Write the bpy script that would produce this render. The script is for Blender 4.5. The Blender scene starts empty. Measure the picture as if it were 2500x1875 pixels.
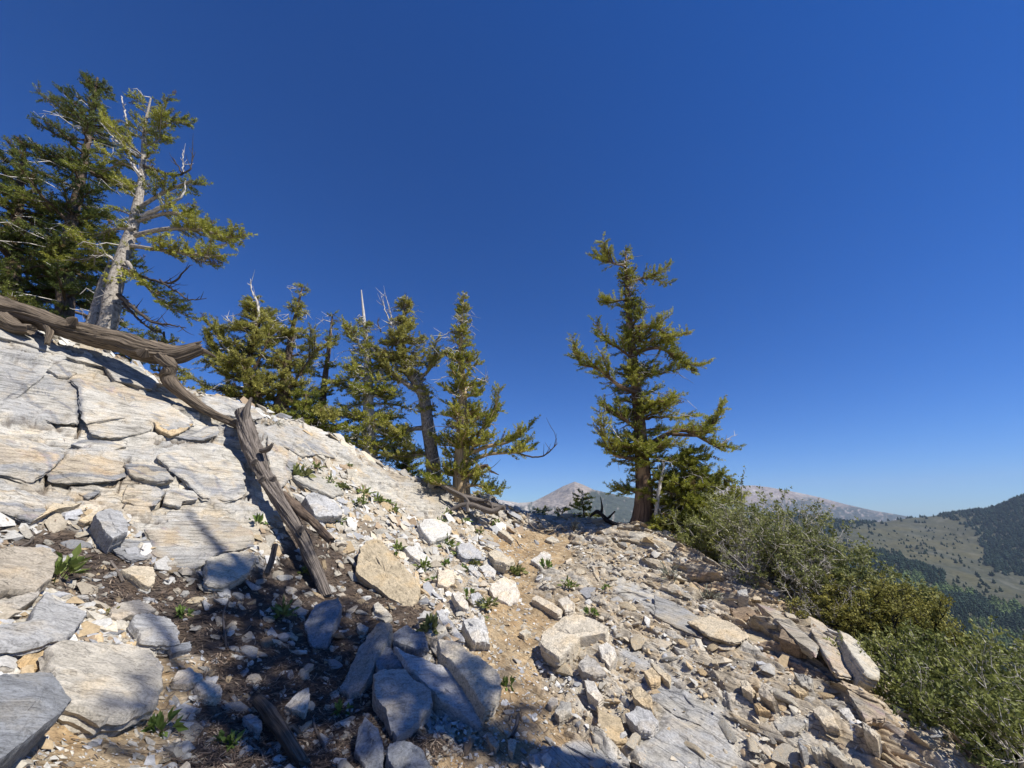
import bpy, bmesh, math, random
import numpy as np
from mathutils import Vector, Matrix, Quaternion

# ------------------------------------------------------------------ camera, sky, sun
sc = bpy.context.scene
COL = sc.collection
F = 939.0                     # focal length in photo pixels (2500 wide)
EYE = 1.6
TH = math.atan2(1245 - 937.5, F)
CT, ST = math.cos(TH), math.sin(TH)
cam = bpy.data.cameras.new('camera')
cam.sensor_width = 36.0
cam.lens = 36.0 * F / 2500.0
cam.clip_start = 0.05
cam.clip_end = 40000
cob = bpy.data.objects.new('camera', cam)
COL.objects.link(cob)
cob.location = (0, 0, EYE)
cob.rotation_euler = (math.pi / 2 + TH, 0, 0)
sc.camera = cob

SUN_AZ = math.radians(118)    # clockwise from the view direction (+Y)
SUN_EL = math.radians(53)
SDIR = Vector((math.sin(SUN_AZ) * math.cos(SUN_EL), math.cos(SUN_AZ) * math.cos(SUN_EL), math.sin(SUN_EL)))
w = bpy.data.worlds.new('World')
sc.world = w
w.use_nodes = True
nt = w.node_tree
sky = nt.nodes.new('ShaderNodeTexSky')
sky.sky_type = 'NISHITA'
sky.sun_disc = False
sky.sun_elevation = SUN_EL
sky.sun_rotation = SUN_AZ
sky.altitude = 3000
sky.air_density = 1.15
sky.dust_density = 0.15
sky.ozone_density = 3.0
hs = nt.nodes.new('ShaderNodeHueSaturation')
hs.inputs['Saturation'].default_value = 1.32
nt.links.new(sky.outputs[0], hs.inputs['Color'])
tm = nt.nodes.new('ShaderNodeMix'); tm.data_type = 'RGBA'; tm.blend_type = 'MULTIPLY'; tm.inputs[0].default_value = 1.0
tm.inputs[7].default_value = (0.68, 1.02, 1.55, 1)
nt.links.new(hs.outputs[0], tm.inputs[6]); nt.links.new(tm.outputs[2], nt.nodes['Background'].inputs[0])
nt.nodes['Background'].inputs[1].default_value = 0.062
sun = bpy.data.lights.new('sun', 'SUN')
sun.energy = 5.0
sun.angle = math.radians(0.53)
sun.color = (1.0, 0.955, 0.88)
sob = bpy.data.objects.new('sun', sun)
COL.objects.link(sob)
sob.rotation_euler = SDIR.to_track_quat('Z', 'Y').to_euler()
sc.view_settings.view_transform = 'Standard'
sc.view_settings.look = 'None'
sc.view_settings.exposure = 0.42
sc.view_settings.gamma = 1.0
sc.cycles.max_bounces = 6
sc.cycles.diffuse_bounces = 3
sc.cycles.transmission_bounces = 3
sc.cycles.transparent_max_bounces = 4

# ------------------------------------------------------------------ helpers
def P(px, py, Y):
    """photo direction (px,py) at forward distance Y -> world point"""
    u = (px - 1250.0) / F; v = (937.5 - py) / F
    d = CT - ST * v
    return np.array([u / d * Y, Y, EYE + (ST + CT * v) / d * Y])

def PA(px, py, Y):
    px = np.asarray(px, float); py = np.asarray(py, float)
    u = (px - 1250.0) / F; v = (937.5 - py) / F
    d = CT - ST * v
    return np.stack([u / d * Y, Y + 0 * u, EYE + (ST + CT * v) / d * Y], -1)

def project(x, y, z):
    z = z - EYE
    fw = y * CT + z * ST
    up = -y * ST + z * CT
    return 1250 + F * x / fw, 937.5 - F * up / fw

def h1(i, j, s):
    i = np.asarray(i).astype(np.int64); j = np.asarray(j).astype(np.int64)
    n = (i * 374761393 + j * 668265263 + s * 1442695041) & 0xffffffff
    n = ((n ^ (n >> 13)) * 1274126177) & 0xffffffff
    n = ((n ^ (n >> 16)) * 2246822519) & 0xffffffff
    return ((n ^ (n >> 15)) & 0xffffff) / float(0xffffff)

def vn(x, y, s=0):
    xi = np.floor(x); yi = np.floor(y); fx = x - xi; fy = y - yi
    fx = fx * fx * (3 - 2 * fx); fy = fy * fy * (3 - 2 * fy)
    a = h1(xi, yi, s); b = h1(xi + 1, yi, s); c = h1(xi, yi + 1, s); d = h1(xi + 1, yi + 1, s)
    return (a + (b - a) * fx) * (1 - fy) + (c + (d - c) * fx) * fy

def fbm(x, y, s=0, o=4, g=0.5):
    r = 0; a = 1; t = 0
    for k in range(o):
        r = r + a * (vn(x, y, s + k * 17) - 0.5); t += a
        x = x * 2.03 + 11.3; y = y * 2.03 - 7.1; a *= g
    return r / t * 2

def vn3(x, y, z, s=0):
    zi = np.floor(z); fz = z - zi; fz = fz * fz * (3 - 2 * fz)
    a = vn(x + zi * 37.7, y - zi * 19.3, s); b = vn(x + (zi + 1) * 37.7, y - (zi + 1) * 19.3, s)
    return a + (b - a) * fz

def voro(x, y, s=0, jit=0.9, eps=.06):
    """rounded-step cells: three hashes blended over a thin border, F1, F2, centre offset"""
    xi = np.floor(x); yi = np.floor(y)
    f1 = np.full(x.shape, 9.0); f2 = np.full(x.shape, 9.0)
    ci = np.zeros(x.shape); cj = np.zeros(x.shape); dx = np.zeros(x.shape); dy = np.zeros(x.shape)
    ei = np.zeros(x.shape); ej = np.zeros(x.shape); ey = np.zeros(x.shape)
    for a in (-1, 0, 1):
        for b in (-1, 0, 1):
            i = xi + a; j = yi + b
            ox = i + 0.5 + jit * (h1(i, j, s) - 0.5) - x
            oy = j + 0.5 + jit * (h1(i, j, s + 5) - 0.5) - y
            d = np.sqrt(ox * ox + oy * oy)
            m = d < f1; m2 = (~m) & (d < f2)
            ei = np.where(m, ci, np.where(m2, i, ei)); ej = np.where(m, cj, np.where(m2, j, ej)); ey = np.where(m, dy, np.where(m2, oy, ey))
            f2 = np.where(m, f1, np.where(m2, d, f2))
            f1 = np.where(m, d, f1)
            ci = np.where(m, i, ci); cj = np.where(m, j, cj)
            dx = np.where(m, ox, dx); dy = np.where(m, oy, dy)
    w = .5 + .5 * sstep(0, eps, f2 - f1)
    g = lambda q: h1(ci, cj, s + q) * w + h1(ei, ej, s + q) * (1 - w)
    return g(9), g(23), g(31), f1, f2, dx, dy * w + ey * (1 - w)

def sstep(a, b, x):
    t = np.clip((x - a) / (b - a), 0, 1)
    return t * t * (3 - 2 * t)

def sdpoly(x, y, poly):
    """signed distance to polygon, positive inside"""
    poly = np.asarray(poly, float)
    d = np.full(x.shape, 1e9); ins = np.zeros(x.shape, bool)
    n = len(poly)
    for k in range(n):
        ax, ay = poly[k]; bx, by = poly[(k + 1) % n]
        ex, ey = bx - ax, by - ay
        t = np.clip(((x - ax) * ex + (y - ay) * ey) / (ex * ex + ey * ey + 1e-9), 0, 1)
        d = np.minimum(d, np.hypot(x - ax - t * ex, y - ay - t * ey))
        c = ((ay > y) != (by > y)) & (x < (bx - ax) * (y - ay) / ((by - ay) if abs(by - ay) > 1e-9 else 1e-9) + ax)
        ins ^= c
    return np.where(ins, d, -d)

def mesh_np(name, V, faces, mat=None, smooth=False, col=None, uv=None, sharp=None):
    """V (n,3); faces: (m,3)/(m,4) array or list of such arrays"""
    if not isinstance(faces, (list, tuple)): faces = [faces]
    faces = [np.asarray(f, np.int32) for f in faces if len(f)]
    me = bpy.data.meshes.new(name)
    V = np.ascontiguousarray(V, np.float32)
    me.vertices.add(len(V)); me.vertices.foreach_set('co', V.ravel())
    loops = np.concatenate([f.ravel() for f in faces])
    tot = np.concatenate([np.full(len(f), f.shape[1], np.int32) for f in faces])
    st = np.concatenate([[0], np.cumsum(tot)[:-1]]).astype(np.int32)
    me.loops.add(len(loops)); me.loops.foreach_set('vertex_index', loops)
    me.polygons.add(len(tot)); me.polygons.foreach_set('loop_start', st); me.polygons.foreach_set('loop_total', tot)
    me.polygons.foreach_set('use_smooth', np.full(len(tot), smooth, bool))
    if col is not None:
        a = me.color_attributes.new('Col', 'FLOAT_COLOR', 'POINT')
        c = np.ones((len(V), 4), np.float32); c[:, :np.shape(col)[1]] = col
        a.data.foreach_set('color', c.ravel())
    if uv is not None:
        u = me.uv_layers.new(name='UVMap')
        u.data.foreach_set('uv', np.ascontiguousarray(uv[loops], np.float32).ravel())
    me.update(calc_edges=True)
    if mat: me.materials.append(mat)
    return me

def link(name, me, parent=None, **kw):
    o = bpy.data.objects.new(name, me)
    COL.objects.link(o)
    if parent: o.parent = parent
    for k, v in kw.items(): o[k] = v
    return o

def thing(name, loc, label, cat, group=None):
    o = bpy.data.objects.new(name, None); COL.objects.link(o)
    o.location = loc; o['label'] = label; o['category'] = cat
    o.empty_display_size = 0.2
    if group: o['group'] = group
    return o

# ------------------------------------------------------------------ materials
def newmat(name, rough=0.85, spec=0.25):
    m = bpy.data.materials.new(name); m.use_nodes = True
    n = m.node_tree.nodes; l = m.node_tree.links
    b = n['Principled BSDF']
    b.inputs['Roughness'].default_value = rough
    b.inputs['Specular IOR Level'].default_value = spec
    return m, n, l, b

def node(n, t, **kw):
    x = n.new(t)
    for k, v in kw.items():
        if k in x.inputs: x.inputs[k].default_value = v
        else: setattr(x, k, v)
    return x

def ramp(n, pts, interp='LINEAR'):
    r = n.new('ShaderNodeValToRGB'); e = r.color_ramp.elements
    r.color_ramp.interpolation = interp
    while len(e) < len(pts): e.new(0.5)
    for q, (p, c) in zip(e, pts):
        q.position = p; q.color = (c[0], c[1], c[2], 1) if not isinstance(c, (int, float)) else (c, c, c, 1)
    return r

def mix(n, l, a, b, fac, mode='MIX'):
    m = n.new('ShaderNodeMix'); m.data_type = 'RGBA'; m.blend_type = mode
    for s, v in ((6, a), (7, b)):
        if isinstance(v, tuple): m.inputs[s].default_value = (*v, 1)
        else: l.new(v, m.inputs[s])
    if isinstance(fac, (int, float)): m.inputs[0].default_value = fac
    else: l.new(fac, m.inputs[0])
    return m.outputs[2]

def coords(n, l, rot=(0, 0, 0), scale=(1, 1, 1), what='Object'):
    t = n.new('ShaderNodeTexCoord'); m = n.new('ShaderNodeMapping'); m.vector_type = 'TEXTURE'; scale = tuple(1 / q for q in scale)
    m.inputs['Rotation'].default_value = rot; m.inputs['Scale'].default_value = scale
    l.new(t.outputs[what], m.inputs[0]); return m.outputs[0]

def bump(n, l, b, hs_, strength=0.5, dist=0.02):
    prev = None
    for hgt, st, d in hs_:
        bp = node(n, 'ShaderNodeBump', Strength=st, Distance=d)
        l.new(hgt, bp.inputs['Height'])
        if prev: l.new(prev, bp.inputs['Normal'])
        prev = bp.outputs[0]
    l.new(prev, b.inputs['Normal'])

def rock_nodes(n, l, b, base, rot=(0.25, 0.1, 0.7), veins=0.5, bed=False):
    """foliated marble/schist look on top of a base colour"""
    if bed:
        gp = n.new('ShaderNodeNewGeometry')
        at = n.new('ShaderNodeAttribute'); at.attribute_name = 'Col'; outs = []
        for ang in (40, -57):
            m1 = n.new('ShaderNodeMapping'); m1.vector_type = 'TEXTURE'; m1.inputs['Rotation'].default_value = (0, 0, math.radians(ang)); m1.inputs['Scale'].default_value = (1.2, .16, .12)
            l.new(gp.outputs['Position'], m1.inputs[0]); outs.append(m1.outputs[0])
        rs = ramp(n, [(.45, 0.0), (.55, 1.0)]); l.new(at.outputs['Alpha'], rs.inputs[0])
        mv = n.new('ShaderNodeMix'); mv.data_type = 'VECTOR'; l.new(rs.outputs[0], mv.inputs[0]); l.new(outs[0], mv.inputs[4]); l.new(outs[1], mv.inputs[5]); co = mv.outputs[1]
        c2 = gp.outputs['Position']
    else:
        co = coords(n, l, rot, (1.0, 7.0, 10.0)); c2 = coords(n, l, (0, 0, 0), (1, 1, 1))
    st = node(n, 'ShaderNodeTexNoise', Scale=3.8, Detail=10.0, Roughness=0.74, Distortion=0.9); l.new(co, st.inputs['Vector'])
    bl = node(n, 'ShaderNodeTexNoise', Scale=3.0, Detail=7.0, Roughness=0.62); l.new(c2, bl.inputs['Vector'])
    fn = node(n, 'ShaderNodeTexNoise', Scale=70.0, Detail=6.0, Roughness=0.75); l.new(c2, fn.inputs['Vector'])
    r1 = ramp(n, [(0.36, 0.2), (0.45, 0.72), (0.55, 1.0), (0.7, 1.15)]); l.new(st.outputs[0], r1.inputs[0])
    c = mix(n, l, base, r1.outputs[0], 0.75, 'MULTIPLY')
    r2 = ramp(n, [(0.36, (0.74, 0.73, 0.71)), (0.5, (1, 1, 1)), (0.64, (1.05, 0.95, 0.80))]); l.new(bl.outputs[0], r2.inputs[0])
    c = mix(n, l, c, r2.outputs[0], 0.8, 'MULTIPLY')
    r3 = ramp(n, [(0.35, 0.45), (0.5, 1.0), (0.66, 1.3)]); l.new(fn.outputs[0], r3.inputs[0])
    c = mix(n, l, c, r3.outputs[0], 0.65, 'MULTIPLY')
    # hairline cracks
    wp = node(n, 'ShaderNodeTexNoise', Scale=2.5, Detail=5.0); l.new(c2, wp.inputs['Vector'])
    av = n.new('ShaderNodeVectorMath'); av.operation = 'MULTIPLY_ADD'
    l.new(wp.outputs['Color'], av.inputs[0]); av.inputs[1].default_value = (0.5, 0.5, 0.5); l.new(co, av.inputs[2])
    vo = n.new('ShaderNodeTexVoronoi'); vo.feature = 'DISTANCE_TO_EDGE'; vo.inputs['Scale'].default_value = 1.3
    l.new(av.outputs[0], vo.inputs['Vector'])
    r4 = ramp(n, [(0.0, 0.25), (0.016, 0.75), (0.05, 1.0)]); l.new(vo.outputs['Distance'], r4.inputs[0])
    gate = node(n, 'ShaderNodeTexNoise', Scale=1.7, Detail=3.0); l.new(c2, gate.inputs['Vector'])
    rg = ramp(n, [(0.42, 0.0), (0.55, 1.0)]); l.new(gate.outputs[0], rg.inputs[0])
    mu = n.new('ShaderNodeMath'); mu.operation = 'MULTIPLY'; l.new(rg.outputs[0], mu.inputs[0]); mu.inputs[1].default_value = veins
    c = mix(n, l, c, r4.outputs[0], mu.outputs[0], 'MULTIPLY')
    return c, st.outputs[0], bl.outputs[0], fn.outputs[0], r4.outputs[0]

def rock_mat(name, colr, rot=(0.25, 0.1, 0.7), rnd=0.0, attr=False, veins=.18):
    m, n, l, b = newmat(name, 0.82, 0.3)
    base = colr
    if attr:
        a = n.new('ShaderNodeAttribute'); a.attribute_name = 'Col'; base = a.outputs['Color']
    elif rnd:
        oi = n.new('ShaderNodeObjectInfo')
        r = ramp(n, [(0, (colr[0] * .72, colr[1] * .74, colr[2] * .8)), (0.4, colr), (0.75, (colr[0] * 1.05, colr[1] * .93, colr[2] * .76)), (1, (colr[0] * 1.18, colr[1] * 1.18, colr[2] * 1.2))])
        l.new(oi.outputs['Random'], r.inputs[0]); base = r.outputs[0]
    c, s1, s2, s3, s4 = rock_nodes(n, l, b, base, rot, .8 if attr else veins, attr)
    l.new(c, b.inputs['Base Color'])
    bump(n, l, b, [(s1, 0.55, 0.02), (s2, 0.4, 0.03), (s3, 0.75, 0.008), (s4, 0.6 if attr else veins * .6, 0.008)])
    return m
# ------------------------------------------------------------------ ground
ctrl_px = [  # px, py, forward distance
 # left edge going up the outcrop
 (0,1875,1.9),(0,1700,2.4),(0,1500,3.0),(0,1350,3.5),(0,1200,4.0),(0,1080,4.4),(0,960,4.8),(0,860,5.15),(0,777,5.5),
 (300,1875,2.4),(300,1700,2.95),(300,1500,3.6),(300,1350,4.3),(300,1200,4.9),(300,1080,5.3),(300,970,5.75),(269,869,6.2),
 (600,1875,2.75),(600,1700,3.4),(600,1500,4.3),(600,1350,5.1),(600,1250,5.7),(600,1150,6.2),(600,1080,6.6),(557,975,7.4),
 (388,938,6.5),(484,962,7.0),(643,1010,8.0),(720,1030,8.4),(826,1066,9.0),
 (800,1550,4.5),(800,1400,5.7),(800,1300,6.4),(800,1200,7.2),(800,1120,8.1),
 (900,1875,3.0),(900,1700,3.7),(1000,1550,4.7),(1000,1400,6.2),(1000,1300,7.5),(1000,1220,8.9),(919,1132,9.5),(989,1157,10.0),(1100,1190,10.4),(1151,1202,10.7),
 (1250,1875,3.15),(1250,1700,3.95),(1250,1550,5.1),(1230,1440,6.6),(1200,1350,8.2),(1260,1300,9.6),(1225,1232,11.2),(1253,1244,11.4),
 (1500,1875,3.2),(1500,1700,3.95),(1500,1550,5.0),(1500,1450,6.1),(1450,1370,7.6),(1430,1310,9.4),(1345,1268,11.6),(1398,1272,11.6),(1494,1291,11.0),
 (1570,1296,10.2),(1640,1315,9.6),(1683,1322,9.3),
 (1750,1875,3.15),(1750,1700,3.85),(1750,1580,4.6),(1720,1480,5.6),(1650,1400,7.0),(1741,1362,8.2),(1780,1397,7.5),
 (2000,1875,3.1),(1950,1700,3.75),(1900,1580,4.5),(1850,1490,5.5),(1850,1420,6.9),(1910,1446,6.4),(1978,1506,5.6),(2052,1541,5.2),(2105,1593,4.75),(2149,1641,4.35),
 (2170,1686,4.05),(2210,1715,3.8),(2251,1771,3.5),(2292,1824,3.25),(2312,1875,3.05)]
CP = [P(*c) for c in ctrl_px]
hidden = [(0,0,0),(0,-3,-.05),(1.5,1,-.25),(-1,1,.2),(0,1.8,0),(-2,0,.55),(3,0,-.9),(-4,-1,1.4),(3,-4,-.9),(-3,-6,.8),(4.2,2,-2.0),(6,2,-4.2),(6,-3,-2.6),
 # beyond the crest: the back of the ridge falls away
 (-10,6.2,3.5),(-12,4,4.6),(-9.5,9,3.0),(-7.5,9.3,2.0),(-6.5,11.5,.9),(-4.8,11.5,.9),(-3.3,12.5,.9),(-1.9,13.5,.8),(-.3,14,.7),(1.5,14,.2),(3.2,13,-.2),(5,11.2,-.8),
 (6.4,9.3,-1.6),(6.6,7.3,-2.4),(6.3,5.6,-3.1),(6,4.3,-3.8),(8.5,7.5,-4.5),(8,12,-2.6),(3,17,-2.3),(-2,18,-1.4),(-7,17,-1.2),(-13,13,1.0),
 (12,6,-8),(12,14,-6),(4,24,-7),(-6,26,-6),(-17,20,-3),(-20,5,6),(14,-4,-8),(0,-12,-.5),(-14,-10,4.5),(10,-12,-6)]
CP += [np.array(h, float) for h in hidden]
CP = np.array(CP)

def tps_fit(X, z, lam=0.0):
    n = len(X)
    d = np.hypot(X[:, None, 0] - X[None, :, 0], X[:, None, 1] - X[None, :, 1])
    K = d * d * np.log(d + 1e-9) + lam * np.eye(n)
    Pm = np.c_[np.ones(n), X]
    A = np.block([[K, Pm], [Pm.T, np.zeros((3, 3))]])
    return np.linalg.solve(A, np.r_[z, 0, 0, 0])
def tps_eval(X, wts, x, y):
    r = wts[-3] + wts[-2] * x + wts[-1] * y
    for k in range(len(X)):
        d2 = (x - X[k, 0]) ** 2 + (y - X[k, 1]) ** 2
        r = r + wts[k] * 0.5 * d2 * np.log(d2 + 1e-12)
    return r
TW = tps_fit(CP[:, :2], CP[:, 2], 0.02)
def base_h(x, y): return tps_eval(CP[:, :2], TW, x, y)

# coarse lookup grid for the base surface (fast ray hits)
def bilinear(G, x0, y0, st, x, y):
    fx = np.clip((x - x0) / st, 0, G.shape[1] - 1.001); fy = np.clip((y - y0) / st, 0, G.shape[0] - 1.001)
    i = fx.astype(int); j = fy.astype(int); a = fx - i; b = fy - j
    return (G[j, i] * (1 - a) + G[j, i + 1] * a) * (1 - b) + (G[j + 1, i] * (1 - a) + G[j + 1, i + 1] * a) * b
_gx = np.arange(-16, 14.01, 0.1); _gy = np.arange(-2, 20.01, 0.1)
_GX, _GY = np.meshgrid(_gx, _gy); BG = base_h(_GX, _GY)
def base_fast(x, y): return bilinear(BG, -16, -2, 0.1, np.asarray(x, float), np.asarray(y, float))

def hitf(px, py, hf, t0=1.2, t1=16.0, n=1500):
    p = P(px, py, 1.0); d = p - np.array([0, 0, EYE])
    t = np.linspace(t0, t1, n)
    below = EYE + d[2] * t < hf(d[0] * t, d[1] * t)
    k = int(np.argmax(below)) if below.any() else int(np.argmin(EYE + d[2] * t - hf(d[0] * t, d[1] * t)))
    return np.array([d[0] * t[k], d[1] * t[k], EYE + d[2] * t[k]])
def poly_w(pts): return [tuple(hitf(a, b, base_fast)[:2]) for a, b in pts]

PB1 = poly_w([(-260,820),(0,790),(150,840),(388,945),(520,975),(643,1018),(720,1040),(826,1075),(919,1140),(989,1165),(1080,1200),(1150,1235),(1130,1270),(1060,1285),(960,1230),(870,1150),(800,1110),(735,1090),(700,1120),(690,1180),(660,1240),(640,1300),(600,1370),(540,1420),(500,1390),(400,1370),(330,1290),(200,1240),(100,1270),(0,1270),(-260,1330)])
PB2 = poly_w([(1503,1563),(1600,1617),(1641,1649),(1710,1700),(1763,1720),(1807,1755),(1799,1804),(1828,1895),(1560,1895),(1540,1800),(1607,1728),(1560,1640),(1500,1600)])
PB4 = poly_w([(1500,1406),(1540,1415),(1580,1440),(1635,1470),(1693,1503),(1735,1540),(1700,1556),(1640,1530),(1560,1480),(1500,1440)])
PB5 = poly_w([(1290,1830),(1400,1800),(1540,1850),(1560,1895),(1270,1895)])
PB3 = poly_w([(1690,1325),(1800,1410),(1920,1455),(2050,1545),(2149,1645),(2230,1760),(2310,1885),(2190,1885),(2100,1780),(2010,1690),(1900,1620),(1820,1560),(1780,1500),(1700,1430),(1640,1370)])
PL = poly_w([(0,1290),(120,1270),(250,1290),(330,1330),(440,1400),(560,1440),(640,1390),(700,1250),(720,1200),(820,1330),(980,1400),(1060,1500),(1000,1600),(1040,1720),(1160,1800),(1000,1890),(480,1890),(420,1760),(380,1620),(360,1520),(220,1440),(100,1370),(0,1380)])
PT = poly_w([(1190,1300),(1300,1290),(1380,1300),(1400,1350),(1330,1400),(1290,1440),(1350,1490),(1310,1560),(1300,1620),(1400,1720),(1540,1890),(1050,1890),(1180,1740),(1130,1600),(1130,1530),(1180,1470),(1230,1420),(1240,1360)])
PD = poly_w([(390,1600),(470,1620),(470,1700),(430,1800),(200,1890),(60,1890),(180,1750),(330,1700)])

def masks(x, y):
    wob = fbm(x * 1.7, y * 1.7, 3, 4) * 0.35 + fbm(x * 7, y * 7, 8, 3) * 0.10
    e = 0.05
    b1 = sstep(-e, e, sdpoly(x, y, PB1) + wob); b2 = sstep(-e, e, np.maximum(np.maximum(sdpoly(x, y, PB2), sdpoly(x, y, PB4)), sdpoly(x, y, PB5)) + wob * .25)
    b3 = sstep(-e, e, sdpoly(x, y, PB3) + wob * .8)
    lt = sstep(-.12, .12, sdpoly(x, y, PL) + wob); tr = sstep(-.1, .1, sdpoly(x, y, PT) + wob * .8)
    dd = sstep(-.1, .1, sdpoly(x, y, PD) + wob * .6)
    lt = lt * (1 - b1) * (1 - dd); tr = np.maximum(tr * (1 - b2), dd * (1 - b1)); lt = lt * (1 - tr)
    return b1, b2, b3, lt, tr

def q5(*p): return [tuple(hitf(.3843 * a, 700 + .3843 * b, base_fast)[:2]) for a, b in p]
CRACKS = [ # polyline on the outcrop, half width, depth
 (q5((0,560),(130,690),(180,640),(280,560)), 0.0108, 0.048), (q5((0,760),(130,690),(260,690),(400,760),(470,800)), 0.0096, 0.042), (q5((505,650),(498,760),(510,870),(490,940)), 0.0210, 0.096),
 (q5((430,590),(505,640),(520,660)), 0.0120, 0.048), (q5((100,290),(250,380),(420,410),(560,440)), 0.0180, 0.072), (q5((150,300),(330,400),(500,460),(650,520),(740,590),(840,610)), 0.0180, 0.084), (q5((640,470),(700,560),(760,600)), 0.0120, 0.060),
 (q5((0,860),(200,850),(330,880),(460,870),(620,960)), 0.0072, 0.036), (q5((100,930),(230,950),(320,970),(430,1020),(560,980),(760,1010)), 0.0240, 0.084), (q5((300,1180),(410,1090),(450,1040)), 0.0132, 0.060),
 (q5((0,1195),(120,1200),(260,1250),(420,1240),(700,1245),(830,1215)), 0.0270, 0.108), (q5((970,850),(1010,930),(1090,945),(1170,925),(1240,870)), 0.0210, 0.096), (q5((1000,985),(1150,975),(1290,975),(1400,940),(1480,945)), 0.0240, 0.108),
 (q5((800,1120),(820,1190),(900,1215),(1000,1250),(1110,1230),(1200,1250),(1290,1340),(1430,1355),(1560,1335)), 0.0300, 0.120), (q5((1050,1130),(1120,1200),(1190,1250)), 0.0180, 0.084), (q5((1300,1080),(1400,1150),(1470,1230),(1540,1250)), 0.0072, 0.036),
 (q5((1200,1120),(1215,1240),(1190,1300)), 0.0060, 0.030), (q5((1040,1300),(1020,1380),(960,1400)), 0.0180, 0.072), (q5((760,1290),(780,1240),(830,1180)), 0.0150, 0.060), (q5((300,1410),(420,1400),(540,1360),(620,1330)), 0.0300, 0.120), (q5((0,1440),(110,1450),(180,1490),(280,1480)), 0.0300, 0.096),
 (q5((700,700),(800,780),(960,850)), 0.0060, 0.030), (q5((1100,740),(1060,800),(1180,830)), 0.0060, 0.030), (q5((200,1080),(330,1060),(410,1080)), 0.0060, 0.024), (q5((1500,960),(1600,1010),(1700,960)), 0.0120, 0.048), (q5((1800,1010),(1900,1110),(1960,1090)), 0.0240, 0.108),
 (q5((1880,870),(1990,960),(2100,1000)), 0.0096, 0.042), (q5((1400,830),(1480,810),(1600,850),(1700,840)), 0.0120, 0.060), (q5((2110,1030),(2150,1090),(2212,1130)), 0.0120, 0.060)]
def crack_field(x, y):
    g = np.zeros(x.shape); wob = fbm(x * 6, y * 6, 93, 4) * .05
    wx, wy = x + wob, y - fbm(x * 6 + 4, y * 6, 95, 4) * .05
    near = (x < 0.2) & (x > -9) & (y > 2.5) & (y < 12)
    if not near.any(): return g
    X, Y = wx[near], wy[near]; gg = np.zeros(X.shape)
    for pl, hw, dp in CRACKS:
        d = np.full(X.shape, 9.0)
        for (ax, ay), (bx, by) in zip(pl[:-1], pl[1:]):
            ex, ey = bx - ax, by - ay; t = np.clip(((X - ax) * ex + (Y - ay) * ey) / (ex * ex + ey * ey + 1e-9), 0, 1)
            d = np.minimum(d, np.hypot(X - ax - t * ex, Y - ay - t * ey))
        gg = np.maximum(gg, (1 - sstep(hw * .5, hw * 1.25, d)) * dp)
    g[near] = gg; return g

def rotxy(x, y, a):
    c, s = math.cos(a), math.sin(a); return c * x + s * y, -s * x + c * y

def plates(x, y, ang, su, sv, seed, warp=0.35):
    u, v = rotxy(x, y, ang)
    wx = fbm(u * 1.3 / su, v * 1.3 / su, seed + 70, 3) * warp; wy = fbm(u * 1.3 / su + 9, v * 1.3 / su - 4, seed + 90, 3) * warp
    return voro(u / su + wx, v / sv + wy, seed, 0.95)

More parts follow.
